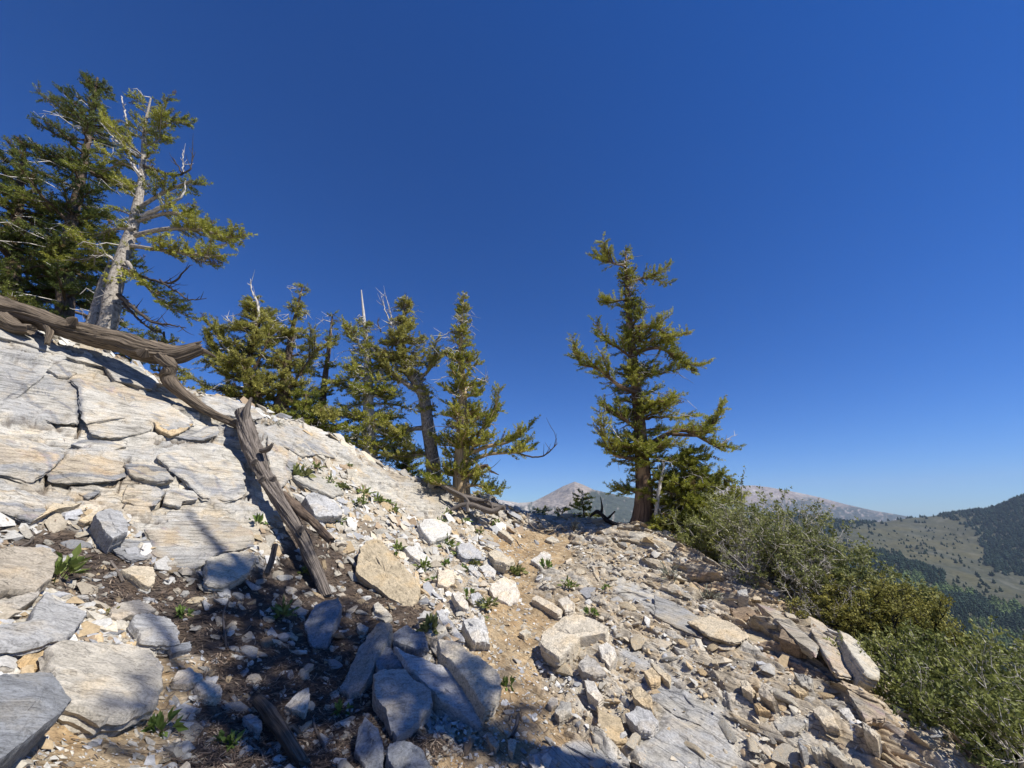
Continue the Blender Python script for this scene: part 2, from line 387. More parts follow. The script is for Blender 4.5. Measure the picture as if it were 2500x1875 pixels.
def detail(x, y, want_col=False):
    x = np.asarray(x, float); y = np.asarray(y, float)
    b1, b2, b3, lt, tr = masks(x, y)
    soft = np.clip(lt + tr, 0, 1)
    R = np.hypot(x, y); far = sstep(14, 30, R); keep = 1 - far
    # left outcrop: big plates stepping down toward the viewer
    A = plates(x, y, math.radians(38), 1.5, .62, 101, .30); B = plates(x, y, math.radians(46), .55, .22, 131, .4); C_ = plates(x, y, math.radians(40), .2, .075, 151, .45)
    lo = (A[0] - .5) * .07 + A[6] * .03 + (B[0] - .5) * .085 * (0.3 + A[1]) + B[6] * .045 + (C_[0] - .5) * .042 * (.3 + B[1]) - C_[6] * .01 + fbm(x * 3, y * 3, 62, 4) * .03
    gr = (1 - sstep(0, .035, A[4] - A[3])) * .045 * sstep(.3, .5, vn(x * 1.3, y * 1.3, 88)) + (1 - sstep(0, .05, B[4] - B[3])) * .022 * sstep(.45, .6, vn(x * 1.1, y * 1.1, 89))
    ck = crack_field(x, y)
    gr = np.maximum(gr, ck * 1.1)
    lo = lo - gr
    # right side: slabs and shards striking down to the right
    D = plates(x, y, math.radians(-58), 1.3, .42, 201, .28); E = plates(x, y, math.radians(-52), .36, .12, 221, .4); G = plates(x, y, math.radians(-60), .13, .05, 241, .4)
    ro = (D[0] - .5) * .20 - D[6] * .12 + (E[0] - .5) * .085 - E[6] * .03 + (G[0] - .5) * .028 - G[6] * .008
    ro = ro - (1 - sstep(0, .08, D[4] - D[3])) * .07
    smooth_slab = (D[0] - .5) * .06 + (E[0] - .5) * .010 + (G[0] - .5) * .004 + fbm(x * 5, y * 5, 61, 4) * .02
    rub = (D[0] - .5) * .13 - D[6] * .07 + (E[0] - .5) * .055 - E[6] * .03 + (G[0] - .5) * .03 + fbm(x * 14, y * 14, 33, 3) * .012
    rubL = (B[0] - .5) * .06 + (C_[0] - .5) * .04 + fbm(x * 14, y * 14, 35, 3) * .012
    side = sstep(-1.6, -.6, x + .12 * (y - 4))
    rb = rub * side + rubL * (1 - side)
    sf = fbm(x * 2.2, y * 2.2, 41, 4) * .04 + fbm(x * 16, y * 16, 47, 3) * .008 - .03
    d = rb * (1 - soft) + sf * soft
    d = d * (1 - b1) + lo * b1
    d = d * (1 - b3) + ro * b3
    d = d * (1 - b2) + smooth_slab * b2
    global _UND
    _UND = (np.clip((B[0] - .5) * .05 + (C_[0] - .5) * .02, -.2, .2) * b1, np.clip(ro, -.15, .15) * b3 + ((E[0] - .5) * .05 + (D[0] - .5) * .12) * (1 - b1) * (1 - soft) * side)
    d = d * keep + far * fbm(x * .3, y * .3, 55, 5) * 1.2
    if not want_col: return d
    n1 = fbm(x * .9, y * .9, 71, 4); n2 = fbm(x * 5, y * 5, 75, 4); n3 = fbm(x * 22, y * 22, 77, 3)
    def lerp(a, b, t): return a * (1 - t[:, None]) + b * t[:, None]
    cream = np.array([.46, .412, .33]); white = np.array([.545, .515, .45]); grey = np.array([.40, .395, .38]); tan = np.array([.48, .385, .26]); rust = np.array([.38, .25, .16])
    tanr = np.array([.55, .44, .30])
    one = np.ones((len(x), 1))
    L = lerp(cream * one, white * one, sstep(-.3, .4, n1 + (A[1] - .5)))
    L = lerp(L, grey * one, .75 * sstep(.62, .9, A[2] + n2 * .35)); L = lerp(L, grey * one, .5 * (B[1] > .7)); L = lerp(L, tan * one, .55 * (B[2] > .84) + .3 * sstep(.2, .5, n2))
    Rr = lerp(tanr * one, cream * one, sstep(-.4, .5, n1 + (D[1] - .5))); Rr = lerp(Rr, tan * one, .6 * sstep(.55, .85, E[1])); Rr = lerp(Rr, rust * one, .5 * (E[2] > .88))
    Rr = lerp(Rr, grey * one, .5 * (G[1] > .8))
    S = lerp(np.array([.42, .415, .40]) * one, white * .9 * one, sstep(-.1, .5, n2 + n1 * .5))
    rubc = lerp(tanr * .92 * one, cream * one, 1 - G[2] * .6 * one[:, 0]); rubc = lerp(rubc, tan * .8 * one, .6 * (G[1] > .6)); rubc = lerp(rubc, white * one, .7 * (E[2] > .7))
    rubl = lerp(cream * .9 * one, white * one, C_[2]); rubl = lerp(rubl, np.array([.20, .15, .10]) * one, .8 * (C_[1] > .62))
    rbc = rubl * (1 - side[:, None]) + rubc * side[:, None]
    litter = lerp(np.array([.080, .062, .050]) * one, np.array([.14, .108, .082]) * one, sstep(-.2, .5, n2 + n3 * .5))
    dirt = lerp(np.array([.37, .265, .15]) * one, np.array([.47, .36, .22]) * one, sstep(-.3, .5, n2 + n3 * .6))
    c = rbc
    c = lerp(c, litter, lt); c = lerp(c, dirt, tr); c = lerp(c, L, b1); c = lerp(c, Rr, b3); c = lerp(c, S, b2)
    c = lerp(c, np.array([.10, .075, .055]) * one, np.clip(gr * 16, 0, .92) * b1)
    c = lerp(c, np.array([.20, .17, .11]) * one, far)
    return d, np.c_[c * (1 + n3[:, None] * .10), side]

def H(x, y): return base_h(np.asarray(x, float), np.asarray(y, float)) + detail(x, y)
def Hf(x, y): return base_fast(x, y) + detail(x, y)
def hit(px, py): return hitf(px, py, Hf)

def build_ground():
    azd = np.radians(np.linspace(-84, 72, 1350))
    azc = np.radians(np.concatenate([np.arange(73.5, 276, 3.5)]))
    az = np.concatenate([azd, azc])          # closes round the camera
    r = np.concatenate([[0.05, .3, .6, .9, 1.2], np.exp(np.linspace(math.log(1.5), math.log(13.5), 780)), 13.5 * 1.045 ** np.arange(1, 40)])
    A_, R_ = np.meshgrid(az, r)
    x = (R_ * np.sin(A_)).ravel(); y = (R_ * np.cos(A_)).ravel()
    ux = np.zeros_like(x); uy = np.zeros_like(x)
    z = np.empty_like(x); c = np.empty((len(x), 4))
    for s in range(0, len(x), 120000):
        q = slice(s, s + 120000)
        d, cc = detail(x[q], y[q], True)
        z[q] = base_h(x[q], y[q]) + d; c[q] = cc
        ux[q] = .55 * 1.25 * _UND[0] - .45 * 1.1 * _UND[1]; uy[q] = -.83 * 1.25 * _UND[0] - .7 * 1.1 * _UND[1]
    z[R_.ravel() < .1] = 0
    x = x + ux; y = y + uy
    na, nr = len(az), len(r)
    I = np.arange(na * nr).reshape(nr, na)
    J = np.roll(I, -1, 1)
    f = np.stack([I[:-1], J[:-1], J[1:], I[1:]], -1).reshape(-1, 4)
    f = f[:, ::-1]
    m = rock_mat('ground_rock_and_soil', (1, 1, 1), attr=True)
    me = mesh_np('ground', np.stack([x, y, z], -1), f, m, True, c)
    return link('ground', me, kind='structure')
build_ground()
# ------------------------------------------------------------------ far valley, opposite slope, mountains
far_px = [ # px, py, forward distance
 (-900,1700,60),(-300,1650,60),(400,1600,60),(1000,1560,60),(1400,1600,60),(1800,1800,60),(2200,2150,60),(2700,2300,60),(3300,2300,60),
 (400,1500,250),(1000,1500,250),(1400,1520,250),(1800,1650,250),(2200,1820,250),(2700,1900,250),(3300,1900,260),
 (1000,1440,600),(1400,1440,600),(1800,1520,600),(2100,1580,600),(2300,1640,600),(2500,1690,620),(2800,1700,650),(3300,1650,700),
 (1000,1390,1000),(1400,1390,1000),(1800,1440,1000),(2050,1450,1000),(2250,1500,950),(2500,1565,930),(2800,1560,950),(3300,1500,1000),
 (1000,1340,1400),(1400,1340,1400),(1800,1370,1400),(2050,1370,1300),(2250,1400,1250),(2500,1460,1200),(2800,1440,1250),
 (1000,1310,1900),(1400,1315,1900),(1800,1320,1900),(2050,1320,1800),(2200,1335,1700),(2380,1370,1550),(2500,1385,1500),(2800,1300,1600),
 (1000,1290,2500),(1400,1285,2500),(1700,1262,2500),(1900,1254,2500),(2000,1264,2500),(2084,1275,2450),(2210,1266,2400),(2289,1259,2350),(2381,1247,2300),(2410,1246,2280),(2458,1230,2200),(2500,1214,2150),(2650,1160,2100),(2900,1060,2100),(3300,1000,2200),
 (2280,1300,2000),(2420,1300,1900),(2500,1290,1800),
 (1000,1330,3300),(1400,1330,3300),(1800,1330,3300),(2100,1330,3300),(2500,1330,3200),(3000,1300,3200)]
FP = np.array([P(*c) for c in far_px])
FX = np.c_[np.arctan2(FP[:, 0], FP[:, 1]) * 3.0, np.log(np.hypot(FP[:, 0], FP[:, 1]))]
FZ = (FP[:, 2] - EYE) / np.hypot(FP[:, 0], FP[:, 1])
_d = np.sqrt((FX[:, None, 0] - FX[None, :, 0]) ** 2 + (FX[:, None, 1] - FX[None, :, 1]) ** 2 + .0025)
_A = np.block([[-_d, np.ones((len(FX), 1))], [np.ones((1, len(FX))), np.zeros((1, 1))]])
FWt = np.linalg.solve(_A, np.r_[FZ, 0])
def far_base(x, y):
    r = np.hypot(x, y); u = np.arctan2(x, y) * 3.0; v = np.log(r)
    q = FWt[-1]
    for k in range(len(FX)): q = q - FWt[k] * np.sqrt((u - FX[k, 0]) ** 2 + (v - FX[k, 1]) ** 2 + .0025)
    return EYE + q * r
def far_h(x, y):
    r = np.hypot(x, y)
    g = np.abs(fbm(x / 260 + .3, y / 260, 301, 4))
    return far_base(x, y) + (g * 34 - 8) * sstep(300, 900, r) * (1 - .75 * sstep(1950, 2200, y)) + fbm(x / 40, y / 40, 305, 3) * 2.5

def inpoly(px, py, poly): return sdpoly(px, py, poly)
MEADOW = [(2075,1345),(2130,1305),(2250,1290),(2330,1285),(2395,1300),(2400,1345),(2415,1385),(2510,1410),(2520,1490),(2400,1462),(2305,1425),(2300,1395),(2240,1370),(2150,1345)]
MEADOW2 = [(2020,1330),(2040,1295),(2150,1272),(2300,1262),(2400,1262),(2330,1300),(2180,1330),(2080,1345)]
DARKW = [(2405,1250),(2520,1200),(2520,1400),(2430,1390),(2400,1370),(2430,1340),(2385,1300)]
def far_forest(px, py):
    """how densely wooded a spot is (0..1), from the photograph's woods and clearings"""
    wob = fbm(px / 40, py / 25, 311, 4) * 30 + fbm(px / 12, py / 7, 313, 3) * 16
    m = sstep(-6, 8, inpoly(px, py, MEADOW) + wob * .45); m2 = sstep(-4, 10, inpoly(px, py, MEADOW2) + wob * .6)
    d = sstep(-5, 12, inpoly(px, py, DARKW) + wob * .6)
    f = 1 - np.clip(np.maximum(m, m2 * .8), 0, 1) * .985
    return np.maximum(f, d), d, m

def build_far():
    az = np.radians(np.concatenate([np.linspace(-75, -8, 60), np.linspace(-7, 60, 620), np.linspace(61, 85, 20)]))
    r = np.exp(np.linspace(math.log(45), math.log(5600), 460))
    A_, R_ = np.meshgrid(az, r)
    x = (R_ * np.sin(A_)).ravel(); y = (R_ * np.cos(A_)).ravel()
    z = far_h(x, y)
    px, py = project(x, y, z)
    f, d, m = far_forest(px, py)
    n1 = fbm(x / 90, y / 90, 321, 4)[:, None]; n2 = fbm(x / 14, y / 14, 323, 3)[:, None]
    grass = np.array([.075, .074, .045]) + n1 * np.array([.03, .02, .0]) + n2 * .02
    wood = np.array([.075, .078, .050]) + n2 * .02
    grey = np.array([.20, .19, .15])
    f = f[:, None]
    c = grass * (1 - f * .75) + wood * f * .75
    gul = (np.abs(fbm(x / 300, y / 300, 301, 4))[:, None] < .03) * .25
    c = c * (1 - gul) + grey * gul
    na, nr = len(az), len(r); I = np.arange(na * nr).reshape(nr, na)
    fc = np.stack([I[:-1, :-1], I[1:, :-1], I[1:, 1:], I[:-1, 1:]], -1).reshape(-1, 4)[:, ::-1]
    m_, n, l, b = newmat('valley_grass_and_woods', 0.95, 0.1)
    a = n.new('ShaderNodeAttribute'); a.attribute_name = 'Col'
    co = coords(n, l, (0, 0, 0), (1, 1, 1))
    q = node(n, 'ShaderNodeTexNoise', Scale=0.08, Detail=8.0, Roughness=0.75); l.new(co, q.inputs['Vector'])
    rr = ramp(n, [(0.35, 0.6), (0.65, 1.3)]); l.new(q.outputs[0], rr.inputs[0])
    l.new(mix(n, l, a.outputs['Color'], rr.outputs[0], .8, 'MULTIPLY'), b.inputs['Base Color'])
    me = mesh_np('valley', np.stack([x, y, z], -1), fc, m_, True, np.clip(c, .01, 1))
    link('valley', me, kind='structure')
build_far()

def mountain(name, crest, foot_py, D0, D1, dback, palette, seed, rough, label=None):
    """crest: list of (px,py) seen skyline at distance D(px) interpolated D0..D1"""
    cx = np.array([c[0] for c in crest], float); cy = np.array([c[1] for c in crest], float)
    px = np.linspace(cx[0], cx[-1], 420); py = np.interp(px, cx, cy)
    D = np.interp(px, [cx[0], cx[-1]], [D0, D1])
    top = PA(px, py, 1.0); top = np.stack([top[:, 0] * D, D, EYE + (top[:, 2] - EYE) * D], -1)
    ft = PA(px, np.full_like(px, foot_py), 1.0); Df = D * .62
    foot = np.stack([ft[:, 0] * Df, Df, EYE + (ft[:, 2] - EYE) * Df], -1)
    rows = []; ts = np.linspace(0, 1, 110)
    for t in ts:
        p = top * (1 - t) + foot * t
        p[:, 2] = foot[:, 2] + (top[:, 2] - foot[:, 2]) * (1 - t) ** 1.25
        rows.append(p)
    back = []
    for t in np.linspace(1, .15, 8):
        p = top.copy(); p[:, 1] += dback * t; p[:, 0] *= 1 + dback * t / D; p[:, 2] = top[:, 2] - (dback * t) * .45; back.append(p)
    V = np.array(back + rows)
    nr, nc = V.shape[:2]; V = V.reshape(-1, 3)
    x, y, z = V.T
    rel = np.zeros((nr, nc)); rel[8:] = ts[:, None]; rel = rel.ravel()
    rg = (1 - np.abs(fbm(x / 500, y / 900, seed, 5)) * 2)
    z = z + (rg * rough + fbm(x / 120, y / 120, seed + 5, 4) * rough * .35) * np.minimum(rel * 8 + .03, 1)
    V = np.stack([x, y, z], -1)
    pxx, pyy = project(x, y, z)
    c = palette(pxx, pyy, rel, x, y)
    I = np.arange(nr * nc).reshape(nr, nc)
    fc = np.stack([I[:-1, :-1], I[:-1, 1:], I[1:, 1:], I[1:, :-1]], -1).reshape(-1, 4)
    m_, n, l, b = newmat(name + '_slopes', 0.95, 0.1)
    a = n.new('ShaderNodeAttribute'); a.attribute_name = 'Col'
    co = coords(n, l, (0, 0, 0), (1, 1, 1))
    q = node(n, 'ShaderNodeTexNoise', Scale=0.025, Detail=9.0, Roughness=0.8); l.new(co, q.inputs['Vector'])
    rr = ramp(n, [(0.42, 0.35), (0.5, .9), (0.6, 1.3)]); l.new(q.outputs[0], rr.inputs[0])
    l.new(mix(n, l, a.outputs['Color'], rr.outputs[0], .7, 'MULTIPLY'), b.inputs['Base Color'])
    me = mesh_np(name, V, fc, m_, True, np.clip(c, .01, 1))
    link(name, me, kind='structure')

def pal_peak(px, py, rel, x, y):
    n1 = fbm(px / 18, py / 30, 401, 4); n2 = fbm(px / 4, py / 10, 403, 3)
    scree = np.array([.30, .255, .215]) + n1[:, None] * .05
    pale = np.array([.46, .43, .38])
    wood = np.array([.055, .065, .045])
    treeline = np.interp(px, [1150, 1225, 1300, 1370, 1410, 1445, 1480, 1560, 1660], [1236, 1232, 1226, 1250, 1226, 1196, 1194, 1208, 1222])
    f = sstep(-4, 8, py - treeline + n1 * 16 + n2 * 6)
    f = np.where(px < 1385, f * sstep(-.1, .25, n2 + .25 * sstep(1225, 1260, py)) * .85, f * sstep(-.5, 0, n2 + .3))
    bl = sstep(1330, 1280, px)[:, None] * .7
    c = scree * (1 - bl) + pale * bl
    return c * (1 - f[:, None]) + wood * f[:, None]
mountain('mountain_peak', [(1080,1232),(1150,1222),(1214,1219),(1265,1228),(1300,1226),(1340,1206),(1375,1187),(1403,1176),(1425,1184),(1450,1196),(1490,1205),(1530,1213),(1600,1226),(1700,1245)], 1330, 5200, 4800, 1500, pal_peak, 411, 48)
def pal_ridge(px, py, rel, x, y):
    n1 = fbm(px / 30, py / 14, 421, 4); n2 = fbm(px / 5, py / 4, 423, 3)
    scree = np.array([.28, .235, .21]) + n1[:, None] * .04
    wood = np.array([.07, .08, .075]); pale = np.array([.42, .38, .34])
    treeline = np.interp(px, [1650, 1760, 1850, 1950, 2050, 2150], [1215, 1222, 1222, 1214, 1222, 1240])
    f = sstep(-8, 16, py - treeline + n1 * 18) * sstep(-.45, .1, n2 + .15)
    p = sstep(.1, .3, n1 + n2 * .4) * .7
    c = scree * (1 - p[:, None]) + pale * p[:, None]
    return c * (1 - f[:, None]) + wood * f[:, None]
mountain('mountain_ridge', [(1560,1200),(1650,1190),(1720,1184),(1760,1182),(1800,1186),(1840,1185),(1880,1190),(1950,1203),(2000,1214),(2060,1230),(2130,1246),(2200,1258),(2260,1268),(2360,1290)], 1330, 6800, 6200, 2000, pal_ridge, 431, 40)

# conifers across the valley
def cone_tree(base, h, r, lean=0):
    k = 6; V = []; Fc = []
    a = np.arange(k) * 2 * math.pi / k + base[0]
    lv = [(0.06, .7), (.30, 1.0), (.34, .55), (.62, .62), (.66, .32), (1.0, 0.02)]
    for t, q in lv:
        V.append(np.stack([np.cos(a) * r * q, np.sin(a) * r * q, np.full(k, h * t)], -1))
    V = np.concatenate(V)
    I = np.arange(len(lv) * k).reshape(len(lv), k); J = np.roll(I, -1, 1)
    f = np.stack([I[:-1], J[:-1], J[1:], I[1:]], -1).reshape(-1, 4)
    return V, f
def build_forest():
    rng = np.random.default_rng(5)
    n = 340000
    az = np.radians(rng.uniform(-2, 55, n)); r = np.exp(rng.uniform(math.log(420), math.log(4200), n))
    x = r * np.sin(az); y = r * np.cos(az); z = far_h(x, y)
    px, py = project(x, y, z)
    f, d, m = far_forest(px, py)
    # thinner sampling far away (trees stand a few metres apart)
    keep = (px > 1500) & (px < 2560) & (py < 1800) & (rng.uniform(0, 1, n) < f ** 1.5 * np.clip(.12 + .88 * f, 0, 1))
    clump = vn(x / 55, y / 55, 331)
    up = (py < 1300) & (d < .3) & (px > 2000)
    keep &= ~(up & (rng.uniform(0, 1, n) > .95 * (clump > .52) + .16))
    keep &= ~((r < 900) & (rng.uniform(0, 1, n) > .5))
    idx = np.nonzero(keep)[0][:60000]
    V0, f0 = cone_tree((0.3,), 1, 1)
    k = len(V0)
    hh = rng.uniform(9, 19, len(idx)) * np.where(r[idx] > 2200, 1.3, 1.0) * np.where(r[idx] > 1500, .85, 1.0); rr = hh * rng.uniform(.15, .24, len(idx)) * np.where(r[idx] > 1500, 2.0, 1.0)
    V = V0[None] * np.stack([rr, rr, hh], -1)[:, None, :] + np.stack([x[idx], y[idx], z[idx] - .5], -1)[:, None, :]
    fc = f0[None] + (np.arange(len(idx)) * k)[:, None, None]
    tint = rng.uniform(.7, 1.9, len(idx)); asp = (fbm(px[idx] / 60, py[idx] / 30, 341, 3) > .22) & (r[idx] < 1900)
    cc = np.where(asp[:, None], np.array([.085, .115, .045]), np.array([.026, .042, .028])) * tint[:, None]
    m_, nn, l, b = newmat('far_conifer', 0.95, 0.05)
    a = nn.new('ShaderNodeAttribute'); a.attribute_name = 'Col'; l.new(a.outputs['Color'], b.inputs['Base Color'])
    me = mesh_np('forest', V.reshape(-1, 3), fc.reshape(-1, 4), m_, False, np.repeat(cc, k, 0))
    link('forest', me, kind='stuff', label='dark conifer woods covering the slopes across the valley', category='forest')
    # single trees standing on the open meadow
    m2, nn, l, b = newmat('meadow_conifer', 0.95, 0.05)
    oi = nn.new('ShaderNodeObjectInfo'); rp = ramp(nn, [(0, (.022, .036, .022)), (1, (.05, .07, .035))]); l.new(oi.outputs['Random'], rp.inputs[0]); l.new(rp.outputs[0], b.inputs['Base Color'])
    me = mesh_np('meadow_conifer', V0 * np.array([.34, .34, 1]), f0, m2, False)
    cand = np.nonzero((m > .5) & (d < .3) & (px > 2010) & (px < 2495) & (r > 900) & (py < 1480))[0]
    sel = []
    spots = [(2308,1426),(2340,1424),(2390,1410),(2396,1420),(2402,1428),(2393,1435),(2410,1432),(2416,1438),(2428,1424),(2425,1405),(2445,1445),(2372,1444),(2410,1447),(2385,1405),(2200,1370),(2260,1352),(2283,1345),(2215,1338),(2225,1336),(2240,1340),(2250,1332),(2300,1330),(2335,1375),(2345,1372)]
    def put(xx, yy, h, lab):
        o = link('meadow_conifer', me, category='tree', group='single conifers on the meadow across the valley', label=lab)
        o.location = (xx, yy, float(far_h(np.array([xx]), np.array([yy]))[0]) - .4); o.scale = (h, h, h)
    for (a_, b_) in spots:
        p = hitf(a_, b_, far_h, 900, 2400, 3000)
        put(p[0], p[1], rng.uniform(11, 17), 'small dark conifer standing alone on the olive meadow across the valley')
    for i in cand[rng.permutation(len(cand))][:250]:
        if vn(x[i] / 120, y[i] / 120, 351) > .55 or py[i] < 1340:
            put(x[i], y[i], rng.uniform(7, 12), 'small dark conifer standing alone on the olive meadow across the valley')
build_forest()

def haze():
    bm = bmesh.new(); bmesh.ops.create_cube(bm, size=1)
    me = bpy.data.meshes.new('haze'); bm.to_mesh(me); bm.free()
    lo, hi = -1900.0, 900.0
    o = link('haze', me, kind='stuff', label='thin blue haze in the air between the slope and the far mountains', category='haze')
    o.scale = (26000, 26000, hi - lo); o.location = (0, 0, (lo + hi) / 2)
    m = bpy.data.materials.new('haze'); m.use_nodes = True; n = m.node_tree.nodes; l = m.node_tree.links
    n.remove(n['Principled BSDF'])
    v = n.new('ShaderNodeVolumePrincipled'); v.inputs['Color'].default_value = (.62, .78, 1.0, 1); v.inputs['Density'].default_value = 4.8e-5
    l.new(v.outputs[0], n['Material Output'].inputs['Volume']); me.materials.append(m)
haze()
# ------------------------------------------------------------------ rocks
MR = {
 'grey': rock_mat('stone_grey', (.43, .425, .41), (.3, .2, .4), .2),
 'blue': rock_mat('stone_blue_grey', (.33, .34, .345), (.5, .3, 1.0), .2),
 'cream': rock_mat('stone_cream', (.56, .52, .43), (.2, .5, .9), .2),
 'white': rock_mat('stone_white', (.64, .62, .57), (.2, .1, 1.6), .2),
 'tan': rock_mat('stone_tan', (.52, .43, .29), (.4, .2, -.8), .2),
 'bedA': bpy.data.materials['ground_rock_and_soil'],
 'bedB': bpy.data.materials['ground_rock_and_soil'],
 'pgrey': rock_mat('stone_pale_grey', (.52, .525, .51), (.3, .2, .4), .2),
 'brown': rock_mat('stone_brown', (.26, .20, .14), (.1, .2, .3), .2),
}
def ground_normal(x, y):
    e = .15
    zx = (base_fast(x + e, y) - base_fast(x - e, y)) / (2 * e); zy = (base_fast(x, y + e) - base_fast(x, y - e)) / (2 * e)
    n = np.array([-zx, -zy, 1.0]); return n / np.linalg.norm(n)

def outline_rock(name, pts, th, mat, label, cat='rock', group=None, seed=0, dome=.25, tilt=(0, 0), rough=1.0):
    """pts: photo pixels of the upper face; th: thickness in metres; the face lies on a plane over the ground"""
    pts = np.array(pts, float)
    c = pts.mean(0)
    lowest = pts[np.argmax(pts[:, 1])]
    g = hit(c[0], c[1]); gx, gy = g[0], g[1]
    n = ground_normal(gx, gy)
    n = n + np.array([tilt[0], tilt[1], 0]); n /= np.linalg.norm(n)
    p0 = np.array([gx, gy, float(Hf(np.array([gx]), np.array([gy]))[0])]) + n * th * .72
    eye = np.array([0, 0, EYE])
    d = PA(pts[:, 0], pts[:, 1], 1.0) - eye
    t = ((p0 - eye) @ n) / (d @ n)
    W = eye + d * t[:, None]
    cen = W.mean(0)
    # local frame
    ux = np.cross([0, 1, .01], n); ux /= np.linalg.norm(ux); uy = np.cross(n, ux)
    L = np.stack([(W - cen) @ ux, (W - cen) @ uy], -1)
    size = np.abs(L).max()
    # resample outline
    m = 96
    seg = np.linalg.norm(np.roll(L, -1, 0) - L, axis=1); s = np.concatenate([[0], np.cumsum(seg)])
    q = np.linspace(0, s[-1], m, endpoint=False)
    Lc = np.vstack([L, L[:1]])
    R = np.stack([np.interp(q, s, Lc[:, 0]), np.interp(q, s, Lc[:, 1])], -1)
    nn_ = fbm(R[:, 0] / size * 5 + seed, R[:, 1] / size * 5, 500 + seed, 4)
    nf = fbm(R[:, 0] / size * 17 + seed, R[:, 1] / size * 17, 520 + seed, 3)
    R = R * (1 + (nn_ * .085 + nf * .05)[:, None] * rough)
    rings = []
    def jag(k): return fbm(R[:, 0] / size * 4 + k * 3.1, R[:, 1] / size * 4 + seed, 540 + seed + k, 3)
    layers = [(.86, -1.25), (.93, -.85), (.985 , -.62), (.955, -.52), (1.02, -.40), (.985, -.30), (1.02, -.16), (1.0, -.06), (.975, 0.0)]
    for k, (sc_, zz) in enumerate(layers):
        f = sc_ + jag(k // 2) * .05 * (k < 7)
        rings.append(np.c_[R * f[:, None], np.full(m, zz * th) + jag(9) * .05 * th])
    for k, sc_ in enumerate([.92, .82, .70, .57, .44, .30, .16]):
        rings.append(np.c_[R * sc_, np.full(m, dome * .1 * th * (1 - sc_ ** 2))])
    V = np.concatenate(rings + [np.array([[0, 0, dome * .1 * th]])])
    top = len(layers) * m
    xx = V[:, 0] / size; yy = V[:, 1] / size
    # stepped flakes + relief on the top
    vo = voro(xx * 1.6 + fbm(xx * 3, yy * 3, 560 + seed, 3) * .5 + seed, yy * 2.4 + seed * 1.7, 570 + seed)
    rel = (vo[0] - .5) * .22 * th + fbm(xx * 2.2 + seed, yy * 2.2, 580 + seed, 4) * .28 * min(th, .12) + fbm(xx * 9, yy * 9, 590 + seed, 3) * .02 * size * .3
    fade = np.ones(len(V)) * .6; fade[:top] = .5; fade[:3 * m] = .2
    V[:, 2] += rel * fade * rough
    I = np.arange(len(rings) * m).reshape(len(rings), m); J = np.roll(I, -1, 1)
    fc = np.stack([I[:-1], J[:-1], J[1:], I[1:]], -1).reshape(-1, 4)
    last = I[-1]; ctr = len(V) - 1
    tri = np.stack([last, np.roll(last, -1), np.full(m, ctr)], -1)
    # orientation
    area = np.sum(R[:, 0] * np.roll(R[:, 1], -1) - np.roll(R[:, 0], -1) * R[:, 1])
    if area < 0: fc = fc[:, ::-1]; tri = tri[:, ::-1]
    WV = V[:, :1] * ux + V[:, 1:2] * uy + V[:, 2:] * n
    vc = None
    if mat in ('bedA', 'bedB'):
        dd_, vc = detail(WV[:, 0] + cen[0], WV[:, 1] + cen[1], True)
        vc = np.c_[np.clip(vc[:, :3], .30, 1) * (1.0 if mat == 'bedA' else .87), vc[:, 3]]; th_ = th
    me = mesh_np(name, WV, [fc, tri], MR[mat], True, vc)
    me.set_sharp_from_angle(angle=math.radians(32))
    o = link(name, me, label=label, category=cat)
    if group: o['group'] = group
    o.location = cen
    return o, cen, size

def c6(*p): return [(.3843 * a, 1275 + .3843 * b) for a, b in p]
def c7(*p): return [(800 + .3843 * a, 1275 + .3843 * b) for a, b in p]
def c8(*p): return [(1600 + .4069 * a, 1275 + .4069 * b) for a, b in p]
def c5(*p): return [(.3843 * a, 700 + .3843 * b) for a, b in p]
def c1(*p): return [(.2411 * a, 1150 + .2411 * b) for a, b in p]
def c2(*p): return [(480 + .4069 * a, 650 + .4069 * b) for a, b in p]
def c3(*p): return [(1000 + .2411 * a, 1150 + .2411 * b) for a, b in p]

